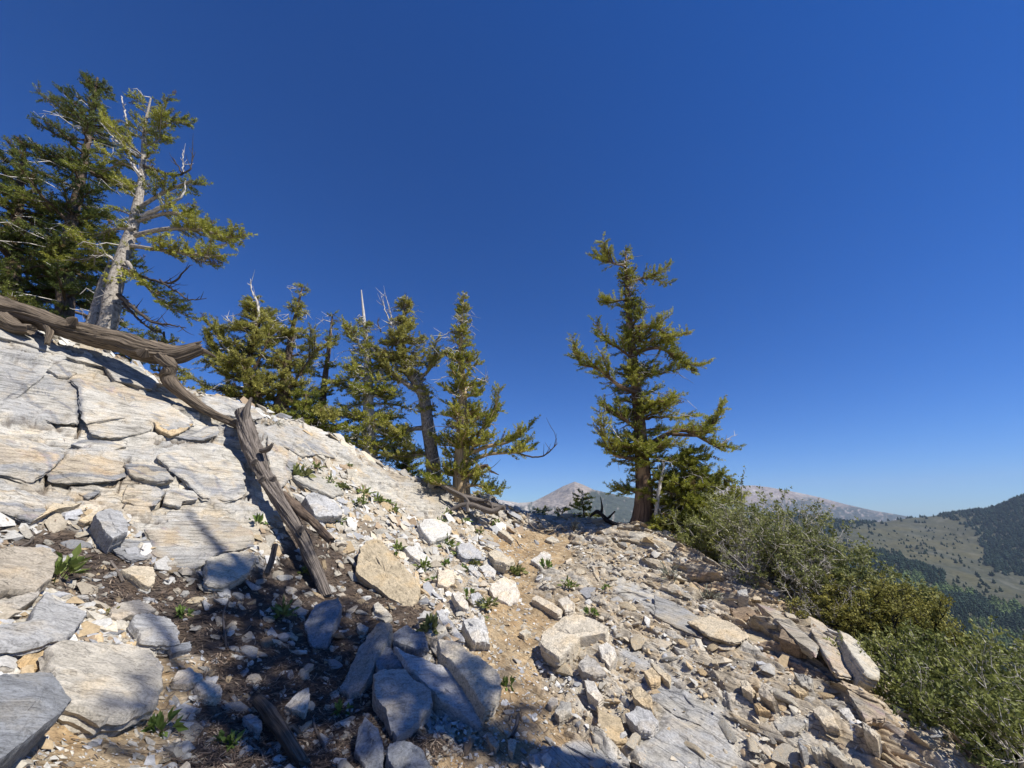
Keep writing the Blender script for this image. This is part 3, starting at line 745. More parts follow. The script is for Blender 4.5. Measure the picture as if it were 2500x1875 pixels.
HERO = [ # outline, thickness, material, label/short name, tilt
 (c6((330,770),(370,742),(640,770),(960,790),(990,860),(1030,920),(1040,1040),(1000,1130),(850,1200),(660,1245),(590,1220),(450,1150),(400,1080),(330,900)), .17, 'pgrey', 'large flat pale grey slab in the lower left', (0, 0)),
 (c6((-60,1000),(60,960),(330,950),(400,1050),(480,1100),(450,1160),(280,1300),(0,1500),(-80,1540)), .22, 'blue', 'dark blue-grey tilted slab at the bottom left edge', (0, 0)),
 (c6((-60,190),(120,140),(330,160),(370,210),(330,360),(250,410),(0,430),(-60,440)), .2, 'grey', 'broad streaked grey slab on the left edge beside the green plant', (0, 0)),
 (c6((-60,450),(150,420),(250,410),(240,480),(100,560),(0,630),(-60,660)), .15, 'grey', 'thin grey ledge slab under the streaked slab on the left edge', (.1, -.2)),
 (c6((230,520),(300,440),(360,480),(480,520),(550,580),(480,680),(430,740),(320,750),(150,790),(-40,800),(-40,650),(200,620)), .12, 'grey', 'mottled grey slab with cream lichen above the pale slab', (0, 0)),
 (c6((830,630),(870,580),(970,575),(1080,610),(1140,700),(1140,750),(1060,780),(900,750),(870,680)), .12, 'grey', 'rounded dull grey stone on the brown litter', (0, 0)),
 (c6((700,560),(740,520),(870,490),(1000,550),(950,580),(850,580),(760,620),(700,600)), .08, 'grey', 'wide low grey stone behind the dull grey stone', (0, 0)),
 (c6((1100,990),(1130,940),(1200,925),(1290,970),(1280,1010),(1200,1030),(1110,1020)), .08, 'white', 'oval whitish stone right of the pale slab', (0, 0)),
 (c6((1240,1030),(1290,985),(1360,1010),(1420,1070),(1410,1100),(1330,1110),(1270,1080)), .08, 'white', 'chipped white stone beside the oval whitish stone', (0, 0)),
 (c6((1070,790),(1210,755),(1220,800),(1100,830)), .06, 'blue', 'small brick-shaped grey stone under the dull grey stone', (0, 0)),
 (c6((770,300),(850,275),(980,280),(990,380),(950,410),(880,370),(830,330)), .10, 'cream', 'cream angular stone left of the tan-grey table rock', (0, 0)),
 (c6((1310,230),(1400,200),(1600,190),(1630,230),(1570,330),(1440,390),(1380,400),(1315,380)), .16, 'cream', 'tan-grey table rock jutting from the foot of the outcrop', (0, 0)),
 (c6((1930,650),(2000,530),(2060,485),(2150,480),(2175,520),(2130,640),(2080,800),(1990,810),(1950,720)), .20, 'blue', 'dark blue upright stone in the shade below the slanting trunk', (-.2, -.35)),
 (c6((1810,1160),(1870,1100),(1960,1040),(1970,1110),(1940,1210),(1860,1190)), .10, 'white', 'sunlit white wedge of stone on the dark litter', (-.1, -.2)),
 (c6((1550,1230),(1600,1210),(1660,1260),(1670,1310),(1610,1300)), .06, 'grey', 'grey chip left of the thick broken stick', (0, 0)),
 (c6((110,880),(200,810),(330,800),(360,860),(240,930),(170,930)), .06, 'tan', 'flat tan flake on the left edge of the pale slab', (0, 0)),
 (c6((240,940),(380,860),(400,880),(330,945),(260,950)), .05, 'cream', 'narrow cream sliver beside the flat tan flake', (0, 0)),
 (c1((960,440),(1000,400),(1120,360),(1230,390),(1300,540),(1290,620),(1150,680),(1080,620),(1020,540)), .28, 'grey', 'knobbly grey block perched at the foot of the outcrop', (0, -.1)),
 (c1((800,490),(940,410),(1060,380),(980,440),(950,500),(870,520)), .07, 'cream', 'pinkish cream flake left of the knobbly grey block', (0, 0)),
 (c1((420,450),(540,320),(700,340),(830,320),(720,370),(560,370),(330,510)), .10, 'cream', 'long pale ledge flake over the dark undercut on the left', (0, 0)),
 (c7((200,180),(240,100),(330,95),(400,180),(560,350),(580,430),(575,500),(510,560),(430,500),(280,400),(200,330),(170,310)), .30, 'tan', 'big tilted tan plate of rock with a ragged dark underside', (-.12, -.35)),
 (c7((120,960),(200,790),(280,680),(340,630),(410,650),(380,740),(330,830),(270,960),(200,1080),(130,1110),(70,1060)), .26, 'blue', 'long blue-grey stone leaning at the left of the shaded heap', (-.2, -.3)),
 (c7((400,700),(500,660),(620,700),(640,800),(560,800),(420,760)), .18, 'blue', 'dark block at the top of the shaded heap', (0, -.1)),
 (c7((430,790),(560,850),(760,930),(860,1030),(960,1160),(1000,1270),(960,1300),(860,1220),(720,1130),(640,1040),(500,920)), .2, 'grey', 'long grey slab slanting down across the shaded heap', (.1, -.2)),
 (c7((290,960),(330,930),(490,920),(560,990),(660,1060),(670,1120),(600,1240),(440,1370),(410,1330),(370,1200),(300,1100)), .26, 'grey', 'broad grey boulder in the middle of the shaded heap', (0, -.25)),
 (c7((300,880),(370,790),(440,830),(500,920),(400,925),(310,930)), .2, 'blue', 'shaded stone wedged behind the broad grey boulder', (0, -.1)),
 (c7((700,740),(790,750),(960,850),(1090,960),(1110,1050),(1060,1140),(1000,1180),(930,1080),(870,980),(780,880),(720,820)), .18, 'cream', 'rounded cream boulder at the right of the shaded heap', (.05, -.15)),
 (c7((200,1290),(240,1235),(320,1310),(360,1420),(350,1600),(260,1600),(170,1440)), .18, 'blue', 'pointed blue-grey stone standing at the bottom edge', (0, -.4)),
 (c7((390,1400),(480,1390),(600,1440),(690,1600),(430,1600),(380,1480)), .16, 'blue', 'shaded slab cut by the bottom edge below the heap', (0, -.1)),
 (c7((860,620),(990,590),(1020,700),(1030,770),(930,770),(880,680)), .30, 'white', 'square-cut pale block with a ribbed face at the trail edge', (0, -.45)),
 (c7((1040,390),(1120,350),(1190,370),(1225,460),(1200,510),(1150,530),(1050,470),(1030,430)), .22, 'white', 'rounded white block on the left side of the trail', (0, -.25)),
 (c7((700,300),(800,300),(810,380),(760,420),(700,390)), .15, 'white', 'cleft white block above the trailside stones', (0, -.3)),
 (c7((790,450),(830,430),(890,510),(900,560),(840,540)), .12, 'white', 'slanting white stone left of the small green plant', (0, -.2)),
 (c7((905,460),(960,440),(1000,500),(1000,540),(930,530)), .12, 'white', 'squarish white stone next to the rounded white block', (0, -.3)),
 (c7((1290,480),(1330,460),(1440,520),(1490,560),(1460,580),(1370,530)), .12, 'white', 'long white bar of stone on the right side of the trail', (0, 0)),
 (c7((1460,490),(1520,465),(1570,520),(1560,550),(1510,565)), .10, 'white', 'pale angular stone at the right end of the long white bar', (0, 0)),
 (c7((1340,760),(1370,690),(1440,640),(1560,570),(1700,620),(1780,660),(1760,700),(1600,720),(1560,790),(1470,860),(1380,800)), .2, 'cream', 'great cream boulder with a yellow lichen patch right of the trail', (-.05, -.15)),
 (c7((1590,900),(1640,840),(1700,860),(1770,960),(1700,975),(1620,950)), .12, 'grey', 'striped grey stone below the great cream boulder', (0, -.2)),
 (c7((1720,790),(1770,760),(1820,790),(1840,860),(1790,910),(1740,860)), .12, 'white', 'upright grey and white stone beside the striped grey stone', (0, -.3)),
 (c7((1630,1000),(1690,1010),(1750,1110),(1720,1140),(1650,1080)), .08, 'white', 'thin splintered white stone at the edge of the lower trail', (0, 0)),
 (c7((1440,1200),(1480,1140),(1545,1140),(1550,1210),(1470,1240)), .08, 'cream', 'cream cobble lying on the lower trail', (0, 0)),
 (c7((1395,1150),(1420,1110),(1460,1120),(1465,1160),(1420,1170)), .05, 'white', 'white cobble touching the cream cobble', (0, 0)),
 (c7((1710,1170),(1760,1210),(1860,1240),(1895,1380),(1830,1390),(1770,1370),(1720,1290)), .09, 'tan', 'flat squarish golden tan stone right of the lower trail', (0, 0)),
 (c7((1890,1220),(1960,1170),(2050,1200),(2100,1260),(2060,1330),(1980,1320)), .08, 'white', 'roundish white plate on the smooth grey bedrock', (0, 0)),
 (c7((1930,1060),(1990,1040),(2060,1120),(2060,1180),(2000,1160),(1940,1100)), .10, 'cream', 'angular cream stone above the roundish white plate', (0, 0)),
 (c7((2010,950),(2060,920),(2115,980),(2100,1010),(2050,1020)), .08, 'tan', 'yellowish cobble on top of the smooth grey bedrock', (0, 0)),
 (c7((2050,890),(2110,910),(2180,980),(2170,1020),(2100,960)), .07, 'cream', 'long cream flake above the yellowish cobble', (0, 0)),
 (c7((1290,240),(1370,180),(1420,200),(1400,260),(1350,280)), .18, 'white', 'lone white block where the trail bends', (0, -.15)),
 (c7((480,150),(560,150),(680,250),(640,270),(540,220)), .12, 'white', 'pale slab with dark streaks above the tilted tan plate', (0, 0)),
 (c7((580,10),(620,-20),(720,-20),(790,40),(780,80),(660,120),(600,60)), .28, 'white', 'large white block on the rubble below the middle pines', (0, -.15)),
 (c7((820,150),(900,120),(980,190),(980,230),(880,220),(830,190)), .14, 'white', 'bright rounded stone among green plants', (0, 0)),
 (c7((1020,190),(1060,170),(1190,240),(1140,270),(1060,240)), .15, 'cream', 'wedge of cream rock pointing at the trail', (0, 0)),
 (c7((880,280),(920,270),(975,330),(950,350)), .08, 'white', 'thin white flake with a dark upper edge', (0, 0)),
 (c7((960,280),(1020,260),(1070,310),(1060,350),(1000,340)), .12, 'white', 'smooth white hump of stone above the trail bend', (0, 0)),
 (c7((1810,1460),(1850,1445),(1910,1500),(1915,1540),(1860,1530)), .07, 'grey', 'small flat grey stone near the bottom by the bedrock', (0, 0)),
 (c7((1215,700),(1260,675),(1295,700),(1250,720)), .06, 'cream', 'single cobble in the middle of the trail', (0, 0)),
 (c7((1145,1395),(1160,1370),(1200,1390),(1175,1470),(1150,1440)), .05, 'cream', 'cream chip beside the short stick at the bottom of the trail', (0, 0)),
 (c7((1010,1340),(1030,1330),(1090,1410),(1070,1440),(1030,1400)), .05, 'grey', 'narrow grey flake in the shade at the bottom of the trail', (0, 0)),
 (c7((690,560),(730,550),(800,640),(870,750),(800,720),(730,640)), .12, 'white', 'long jagged white rib left of the square-cut block', (0, 0)),
 (c7((290,520),(320,505),(380,560),(410,600),(350,590),(300,560)), .07, 'cream', 'cream flake lying under the tilted tan plate', (0, 0)),
 (c7((185,660),(210,640),(260,670),(240,700),(200,690)), .05, 'cream', 'little cream stone on dark litter left of the leaning stone', (0, 0)),
 (c8((510,950),(540,940),(600,1010),(580,1030),(520,1000)), .09, 'cream', 'blunt cream stone on the right rubble slope', (0, 0)),
 (c8((620,1030),(640,950),(730,1070),(700,1080)), .16, 'grey', 'pointed grey stone standing on the right rubble slope', (-.2, -.1)),
 (c8((590,1090),(630,1080),(690,1135),(620,1130)), .07, 'tan', 'little tan stone just below the pointed grey stone', (0, 0)),
 (c8((740,690),(760,640),(900,700),(905,745),(840,735)), .10, 'brown', 'reddish brown plate near the right-hand ledges', (0, 0)),
 (c8((1100,1120),(1160,1110),(1230,1230),(1180,1220)), .09, 'white', 'long white stone low on the right-hand ledges', (0, 0)),
 (c8((930,1350),(980,1340),(1010,1390),(960,1390)), .07, 'cream', 'blocky cream stone at the bottom right of the rubble', (0, 0)),
 (c8((1020,1350),(1080,1340),(1200,1460),(1120,1440)), .09, 'cream', 'elongated cream stone at the bottom right corner of the slope', (0, 0)),
 (c8((850,1310),(910,1350),(880,1380)), .10, 'grey', 'dark sharp-edged stone on bare gravel at the lower right', (0, 0)),
 (c8((1100,640),(1180,680),(1260,780),(1350,890),(1340,940),(1260,900),(1180,800)), .13, 'cream', 'lumpy cream boulder on the cliff edge under the yellow-green bush', (.1, 0)),
 (c8((920,560),(1000,600),(1100,690),(1170,830),(1240,900),(1110,920),(1000,760),(930,640)), .06, 'bedA', 'long pinkish slab along the cliff edge', (.1, 0)),
 (c8((600,480),(760,540),(870,640),(980,740),(950,780),(860,720),(740,600)), .07, 'bedA', 'thick layered slab left of the deep crack near the cliff edge', (0, 0)),
 (c8((450,520),(560,500),(640,560),(610,610),(470,570)), .20, 'brown', 'brown shaded block under the layered slab', (-.3, -.4)),
 (c8((490,410),(550,400),(560,445),(500,435)), .16, 'grey', 'small dark cube of stone on the right slope', (0, -.2)),
 (c8((1240,1190),(1350,1280),(1330,1300),(1250,1240)), .10, 'cream', 'cream shard at the lower cliff edge by the shrubs', (0, 0)),
 (c8((800,980),(850,975),(920,1020),(860,1030)), .06, 'tan', 'yellow flat stone on the right rubble slope', (0, 0)),
 (c8((830,900),(940,930),(945,1020),(880,980)), .12, 'cream', 'upturned cream plate above the yellow flat stone', (-.2, -.3)),
 (c2((650,1380),(700,1350),(800,1390),(880,1460),(870,1499),(720,1499),(680,1440)), .26, 'white', 'big white boulder on the slope right of the slanting trunk', (0, -.15)),
 (c2((570,1260),(700,1240),(830,1290),(890,1360),(820,1380),(700,1330)), .14, 'cream', 'pale slab under the leafy plants above the big white boulder', (0, 0)),
 (c2((900,1210),(950,1220),(990,1310),(960,1330),(910,1270)), .15, 'cream', 'upright cream shard leaning on the upper slope', (-.1, -.4)),
 (c3((190,90),(255,85),(260,125),(195,120)), .14, 'cream', 'small white block at the foot of the middle pines', (0, -.2)),
 (c3((900,600),(960,600),(1060,690),(1040,710),(960,650)), .14, 'cream', 'leaning cream block at the top of the trail', (0, 0)),
 (c3((700,470),(830,480),(800,520),(720,510)), .10, 'cream', 'flat pale stone near the crooked grey roots', (0, 0)),
 (c3((1370,690),(1440,655),(1520,700),(1440,720)), .09, 'cream', 'flat triangular stone on the upper trail', (0, 0)),
 (c3((20,1230),(60,1000),(90,1020),(110,1200),(60,1290)), .05, 'tan', 'thin tan splinter under the tilted tan plate', (0, 0)),
 (c3((340,1180),(-10,1130),(-20,1090)), .05, 'tan', None, (0, 0)),
]
PLATES = [
 (c5((-60,430),(130,500),(280,560),(180,650),(120,690),(0,750),(-60,760)), .09, 'bedB', 'cracked grey plate on the left edge below the fallen trunk'),
 (c5((300,520),(350,490),(410,490),(490,550),(430,580),(370,570)), .12, 'bedB', 'blocky grey lump between two plates under the fallen trunk'),
 (c5((440,440),(600,450),(720,450),(870,500),(1010,620),(970,655),(840,610),(740,590),(660,500),(500,470)), .10, 'bedA', 'pale wavy ledge hugging the skyline under the end of the fallen trunk'),
 (c5((-60,215),(130,260),(290,330),(440,420),(380,440),(200,370),(-60,300)), .07, 'bedA', 'white ledge right under the left end of the fallen trunk'),
 (c5((280,560),(430,590),(500,640),(500,870),(420,860),(160,830),(130,800),(120,700),(180,650)), .08, 'bedB', 'big squarish grey-cream plate high on the left outcrop'),
 (c5((520,650),(460,590),(560,580),(760,610),(900,680),(1050,730),(1230,850),(1150,900),(1090,930),(960,850),(830,820),(700,840),(560,860),(520,790)), .10, 'bedA', 'broad smooth cream plate sloping down to the slanting trunk'),
 (c5((980,860),(1080,830),(1230,870),(1140,930),(1090,945),(1010,910)), .10, 'tan', 'rusty tan facet at the lower tip of the broad cream plate'),
 (c5((1100,950),(1240,880),(1400,890),(1390,940),(1290,970),(1200,965)), .08, 'bedA', 'lens-shaped ledge with black shadow beneath left of the slanting trunk'),
 (c5((560,870),(700,850),(840,830),(960,860),(970,900),(860,940),(700,960),(580,930)), .08, 'bedB', 'grey wedge-shaped plate under the broad cream plate'),
 (c5((-60,930),(100,950),(230,980),(400,1060),(410,1080),(300,1180),(200,1240),(0,1190),(-60,1190)), .09, 'bedA', 'wide cream plate on the left edge half way down the outcrop'),
 (c5((380,1110),(450,1050),(600,1070),(780,1110),(810,1200),(700,1230),(460,1240),(340,1230),(310,1190)), .08, 'bedB', 'veined grey plate left of the curved pale root'),
 (c5((1000,1070),(1180,1020),(1330,990),(1430,1020),(1540,1120),(1560,1330),(1440,1350),(1290,1340),(1200,1250),(1100,1170)), .12, 'bedA', 'big cracked cream plate just left of the slanting trunk'),
 (c5((800,1120),(900,1125),(1050,1150),(1110,1220),(1000,1240),(870,1210),(810,1180)), .11, 'bedB', 'overhanging grey plate above the black gap in the outcrop'),
 (c5((1705,950),(1790,1010),(1880,1080),(1890,1130),(1840,1210),(1790,1270),(1730,1180),(1700,1060)), .12, 'bedA', 'pale plate right of the top of the slanting trunk'),
 (c5((1640,900),(1800,860),(1960,910),(2160,1010),(2140,1090),(2010,1060),(1930,1080),(1800,1010),(1700,950)), .12, 'bedA', 'long cream plate roofing the dark hollow with green plants'),
 (c5((1260,710),(1300,690),(1420,695),(1560,745),(1680,825),(1600,840),(1480,820),(1380,800)), .12, 'bedA', 'rounded pale hump on the skyline behind the slanting trunk'),
 (c5((820,1255),(960,1245),(1050,1300),(1000,1380),(900,1400),(780,1360),(790,1290)), .08, 'bedA', 'cream plate below the black gap in the outcrop'),
 (c5((1055,1310),(1100,1275),(1260,1305),(1250,1350),(1160,1360),(1150,1400),(1040,1370)), .07, 'bedA', 'blocky pale step below the big cracked cream plate'),
 (c5((-60,1290),(160,1290),(300,1390),(290,1430),(200,1490),(110,1450),(-60,1400)), .10, 'bedA', 'pointed tan-cream plate on the left edge at the foot of the outcrop'),
 (c5((450,1270),(560,1270),(650,1300),(560,1345),(500,1315)), .07, 'bedB', 'thin mauve-grey flake over the dark undercut'),
 (c5((450,1000),(520,970),(700,980),(800,1010),(700,1045),(560,1030)), .07, 'bedA', 'small pale ledge in the crack below the grey wedge-shaped plate'),
 (c6((920,40),(1100,-10),(1450,-30),(1600,60),(1610,150),(1400,190),(1250,290),(1060,270),(980,200)), .07, 'bedB', 'large speckled white plate at the foot of the outcrop beside the slanting trunk'),
 (c6((670,120),(850,100),(1060,120),(1000,170),(950,230),(820,240),(690,160)), .07, 'bedA', 'tan-stained plate below the knobbly grey block'),
 (c8((0,440),(120,480),(260,570),(330,660),(280,700),(150,640),(0,560)), .05, 'bedB', 'streaky grey ledge crossing the middle of the right slope'),
 (c8((190,590),(330,560),(480,610),(560,680),(480,720),(330,680)), .06, 'cream', 'cream ledge left of the reddish brown plate'),
 (c8((560,650),(700,660),(740,720),(700,790),(600,740),(530,690)), .06, 'tan', 'orange-cream ledge beside the reddish brown plate'),
 (c8((1120,950),(1240,990),(1340,1060),(1380,1160),(1260,1180),(1180,1060)), .07, 'bedB', 'grey-brown smooth slab low on the cliff edge'),
 (c8((940,1120),(1000,1100),(1060,1150),(1100,1230),(1020,1220)), .07, 'cream', 'cream shard left of the long white stone'),
 (c8((700,1180),(800,1160),(900,1200),(860,1260),(740,1250)), .05, 'cream', 'low cream plate above the dark sharp-edged stone'),
]
HERO += [(p[0], p[1] * .8, p[2], p[3], (0, 0)) for p in PLATES]
HEROES = []
for i, (pts, th, mt, lab, tl) in enumerate(HERO):
    if not lab: continue
    cat = 'rock' if max(p[0] for p in pts) - min(p[0] for p in pts) > 60 else 'stone'
    o, cen, size = outline_rock(('slab' if 'slab' in lab or 'plate' in lab else 'boulder' if 'boulder' in lab else 'rock'), pts, th, mt, lab, cat, None, i * 3 + 1, tilt=tl)
    pts = np.array(pts); HEROES.append((pts.mean(0), np.ptp(pts, 0) / 2, lab, pts))

# angular stone prototypes
def proto_rock(seed, flat, elong, cuts=1):
    rg = random.Random(seed); bm = bmesh.new()
    for _ in range(13):
        v = Vector((rg.gauss(0, 1), rg.gauss(0, 1), rg.gauss(0, 1))).normalized() * rg.uniform(.8, 1)
        bm.verts.new((v.x * elong, v.y, v.z * flat))
    bmesh.ops.convex_hull(bm, input=bm.verts)
    bmesh.ops.dissolve_limit(bm, angle_limit=math.radians(14), verts=bm.verts, edges=bm.edges)
    bmesh.ops.bevel(bm, geom=list(bm.edges), offset=.07, segments=1, affect='EDGES', clamp_overlap=True)
    bmesh.ops.triangulate(bm, faces=bm.faces)
    if cuts:
        bmesh.ops.subdivide_edges(bm, edges=bm.edges, cuts=cuts, use_grid_fill=True)
        for v in bm.verts:
            n = vn3(np.array([v.co.x * 3.1 + seed]), np.array([v.co.y * 3.1]), np.array([v.co.z * 3.1]), seed)[0] - .5
            v.co *= 1 + n * .14
    me = bpy.data.meshes.new('stone'); bm.to_mesh(me); bm.free()
    me.polygons.foreach_set('use_smooth', [True] * len(me.polygons)); me.set_sharp_from_angle(angle=math.radians(28))
    return me
STONES = []
for k in range(16):
    mm = proto_rock(900 + k, random.Random(k).uniform(.28, .6), random.Random(k + 50).uniform(1.1, 1.9))
    mm.materials.append(MR[['cream', 'white', 'grey', 'tan', 'cream', 'white', 'grey', 'cream'][k % 8]])
    STONES.append(mm)
KCOL = ['cream', 'white', 'grey', 'tan', 'cream', 'white', 'grey', 'cream']

def seat_quat(x, y, rg, tiltamt=.35):
    n = Vector(ground_normal(x, y)) + Vector((rg.gauss(0, tiltamt), rg.gauss(0, tiltamt), 0)) * .5
    q = n.normalized().to_track_quat('Z', 'Y')
    return q @ Quaternion((0, 0, 1), rg.uniform(0, 6.28))

def scatter_stones():
    rg = random.Random(77); made = []
    tries = 0
    while len(made) < 215 and tries < 6000:
        tries += 1
        px = rg.uniform(20, 2200); py = 1130 + 745 * rg.random() ** .8
        p = hit(px, py)
        if p[1] > 11.5: continue
        b1, b2, b3, lt, tr = [float(q[0]) for q in masks(np.array([p[0]]), np.array([p[1]]))]
        prob = .05 * b1 + .30 * b2 + .45 * b3 + .5 * lt + .25 * tr + (1 - max(b1, b2, b3, lt, tr)) * 1.0
        if rg.random() > prob: continue
        s = rg.uniform(9, 24) * (1.15 if lt < .5 else .85)       # half size in photo pixels
        if p[0] > .6 and rg.random() < .62: continue
        if tr > .5: s *= .6
        if any(abs(px - h[0][0]) < h[1][0] * .85 + s and abs(py - h[0][1]) < h[1][1] * .85 + s * .7 for h in HEROES): continue
        if any(abs(px - m[0]) < (s + m[2]) * .9 and abs(py - m[1]) < (s + m[2]) * .6 for m in made): continue
        if 560 < px < 800 and abs(px - np.interp(py, [1030, 1180, 1440], [600, 655, 790])) < 45: continue
        D = math.hypot(p[0], p[1])
        size = s / F * D * 1.05
        k = rg.randrange(16)
        if lt > .5 and KCOL[k % 8] == 'tan': k = (k + 3) % 16
        if p[0] > 1.2 and b2 < .5 and KCOL[k % 8] == 'grey': k = (k + 1) % 16
        o = link('stone', STONES[k], category='stone')
        sc_ = size / 1.35
        o.scale = (sc_ * rg.uniform(.85, 1.2), sc_ * rg.uniform(.85, 1.2), sc_ * rg.uniform(.8, 1.2))
        o.rotation_mode = 'QUATERNION'; o.rotation_quaternion = seat_quat(p[0], p[1], rg)
        o.location = (p[0], p[1], float(Hf(np.array([p[0]]), np.array([p[1]]))[0]) + size * .02)
        made.append((px, py, s, k, o))
    def short(t):
        w_ = t.split(' ')[:9]
        while w_[-1] in ('of', 'the', 'at', 'in', 'on', 'a', 'under', 'with', 'by', 'left', 'right', 'beside', 'and', 'above', 'below', 'to', 'near', 'over', 'its', 'edge,', 'where', 'small', 'dark'): w_ = w_[:-1]
        return ' '.join(w_)
    # labels: size and colour, then where it lies seen from the nearest described rock
    named = {}
    for px, py, s, k, o in made:
        h = min(HEROES, key=lambda h: math.hypot(px - h[0][0], (py - h[0][1]) * 1.3))
        dx, dy = px - h[0][0], py - h[0][1]
        rel = ('right of' if dx > 0 else 'left of') if abs(dx) > abs(dy) else ('below' if dy > 0 else 'above')
        colr = {'cream': 'cream', 'white': 'white', 'grey': 'grey', 'tan': 'tan'}[KCOL[k % 8]]
        named.setdefault((colr, rel, h[2]), []).append((math.hypot(dx, dy), s, o))
        o['group'] = 'loose stones scattered over the slope'
    od = ['', 'second ', 'third ', 'fourth ', 'fifth ', 'sixth ', 'seventh ', 'eighth ', 'ninth ', 'tenth ', 'eleventh ', 'twelfth ']
    for (colr, rel, hn), L in named.items():
        L.sort(key=lambda t: t[0])
        for j, (d, s, o) in enumerate(L):
            which = '' if len(L) == 1 else ('nearest ' if j == 0 else od[min(j, 11)])
            o['label'] = f"{which}{colr} stone {rel} the {short(hn)}".strip()
scatter_stones()

def lowrock(seed):
    bm = bmesh.new(); rg = random.Random(seed)
    for _ in range(9):
        v = Vector((rg.gauss(0, 1), rg.gauss(0, 1), rg.gauss(0, 1))).normalized()
        bm.verts.new((v.x * 1.4, v.y, v.z * rg.uniform(.35, .6)))
    bmesh.ops.convex_hull(bm, input=bm.verts); bmesh.ops.triangulate(bm, faces=bm.faces)
    bm.verts.ensure_lookup_table(); bm.verts.index_update()
    V = np.array([v.co[:] for v in bm.verts]); Fc = np.array([[v.index for v in f.verts] for f in bm.faces]); bm.free()
    used = np.unique(Fc); mp = -np.ones(len(V), int); mp[used] = np.arange(len(used))
    return V[used], mp[Fc]

def sample_ground(rng, n, ymax=11.5):
    """points spread evenly in view (denser near), on the ground"""
    az = np.radians(rng.uniform(-56, 56, n)); r = np.exp(rng.uniform(math.log(1.9), math.log(13), n))
    x = r * np.sin(az); y = r * np.cos(az)
    ok = y > .8; x = x[ok]; y = y[ok]; r = r[ok]
    return x, y, r

def build_scree():
    rng = np.random.default_rng(11)
    x, y, r = sample_ground(rng, 125000)
    b1, b2, b3, lt, tr = masks(x, y)
    rub = 1 - np.maximum.reduce([b1, b2, b3, lt, tr])
    dens = .006 * b1 + .05 * b2 + .16 * b3 + .15 * lt + .42 * tr + rub * np.where(x > .3, .45, .75)
    k = rng.uniform(0, 1, len(x)) < dens * .62
    x, y, r, lt, tr, rub = x[k], y[k], r[k], lt[k], tr[k], rub[k]
    z = Hf(x, y)
    e = .1
    nx = -(base_fast(x + e, y) - base_fast(x - e, y)) / (2 * e); ny = -(base_fast(x, y + e) - base_fast(x, y - e)) / (2 * e)
    size = r * np.where(x > .3, .62, 1.0) * np.exp(rng.normal(-5.5, .62, len(x))); size = np.clip(size, .002 * r, .017 * r) * np.where(tr > .5, .5, 1.0)
    prot = [lowrock(s) for s in range(12)]
    Vs, Fs, Cs = [], [], []; off = 0
    which = rng.integers(0, 12, len(x))
    pal = np.array([[.50, .46, .38], [.60, .58, .53], [.42, .42, .42], [.47, .36, .22], [.54, .47, .36], [.36, .27, .18]])
    for w_ in range(12):
        q = np.nonzero(which == w_)[0]; V0, F0 = prot[w_]; m = len(q)
        an = rng.uniform(0, 6.28, m); ca, sa = np.cos(an)[:, None], np.sin(an)[:, None]
        right = x[q] > .5
        vx = V0[None, :, 0] * ca - V0[None, :, 1] * sa; vy = V0[None, :, 0] * sa + V0[None, :, 1] * ca
        tx = nx[q] + rng.normal(0, .25, m); ty = ny[q] + rng.normal(0, .25, m)
        vz = V0[None, :, 2] - vx * tx[:, None] - vy * ty[:, None]
        S = size[q][:, None]
        V = np.stack([vx * S + x[q][:, None], vy * S + y[q][:, None], vz * S + z[q][:, None] + S * .12], -1)
        Vs.append(V.reshape(-1, 3)); Fs.append((F0[None] + (np.arange(m) * len(V0))[:, None, None]).reshape(-1, 3) + off); off += m * len(V0)
        pi = rng.choice(6, m, p=[.25, .25, .15, .12, .17, .06]); pr = rng.choice(6, m, p=[.25, .10, .08, .22, .25, .10])
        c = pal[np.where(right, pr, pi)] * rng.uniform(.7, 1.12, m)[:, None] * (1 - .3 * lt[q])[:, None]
        Cs.append(np.repeat(c, len(V0), 0))
    m_, n, l, b = newmat('scree', .85, .25)
    a = n.new('ShaderNodeAttribute'); a.attribute_name = 'Col'
    co = coords(n, l); q = node(n, 'ShaderNodeTexNoise', Scale=45.0, Detail=5.0, Roughness=.7); l.new(co, q.inputs['Vector'])
    rr = ramp(n, [(.35, .65), (.65, 1.2)]); l.new(q.outputs[0], rr.inputs[0])
    l.new(mix(n, l, a.outputs['Color'], rr.outputs[0], .8, 'MULTIPLY'), b.inputs['Base Color'])
    me = mesh_np('scree', np.concatenate(Vs), np.concatenate(Fs), m_, False, np.concatenate(Cs))
    link('scree', me, kind='stuff', label='pale chips and gravel strewn over the whole slope', category='scree')
build_scree()

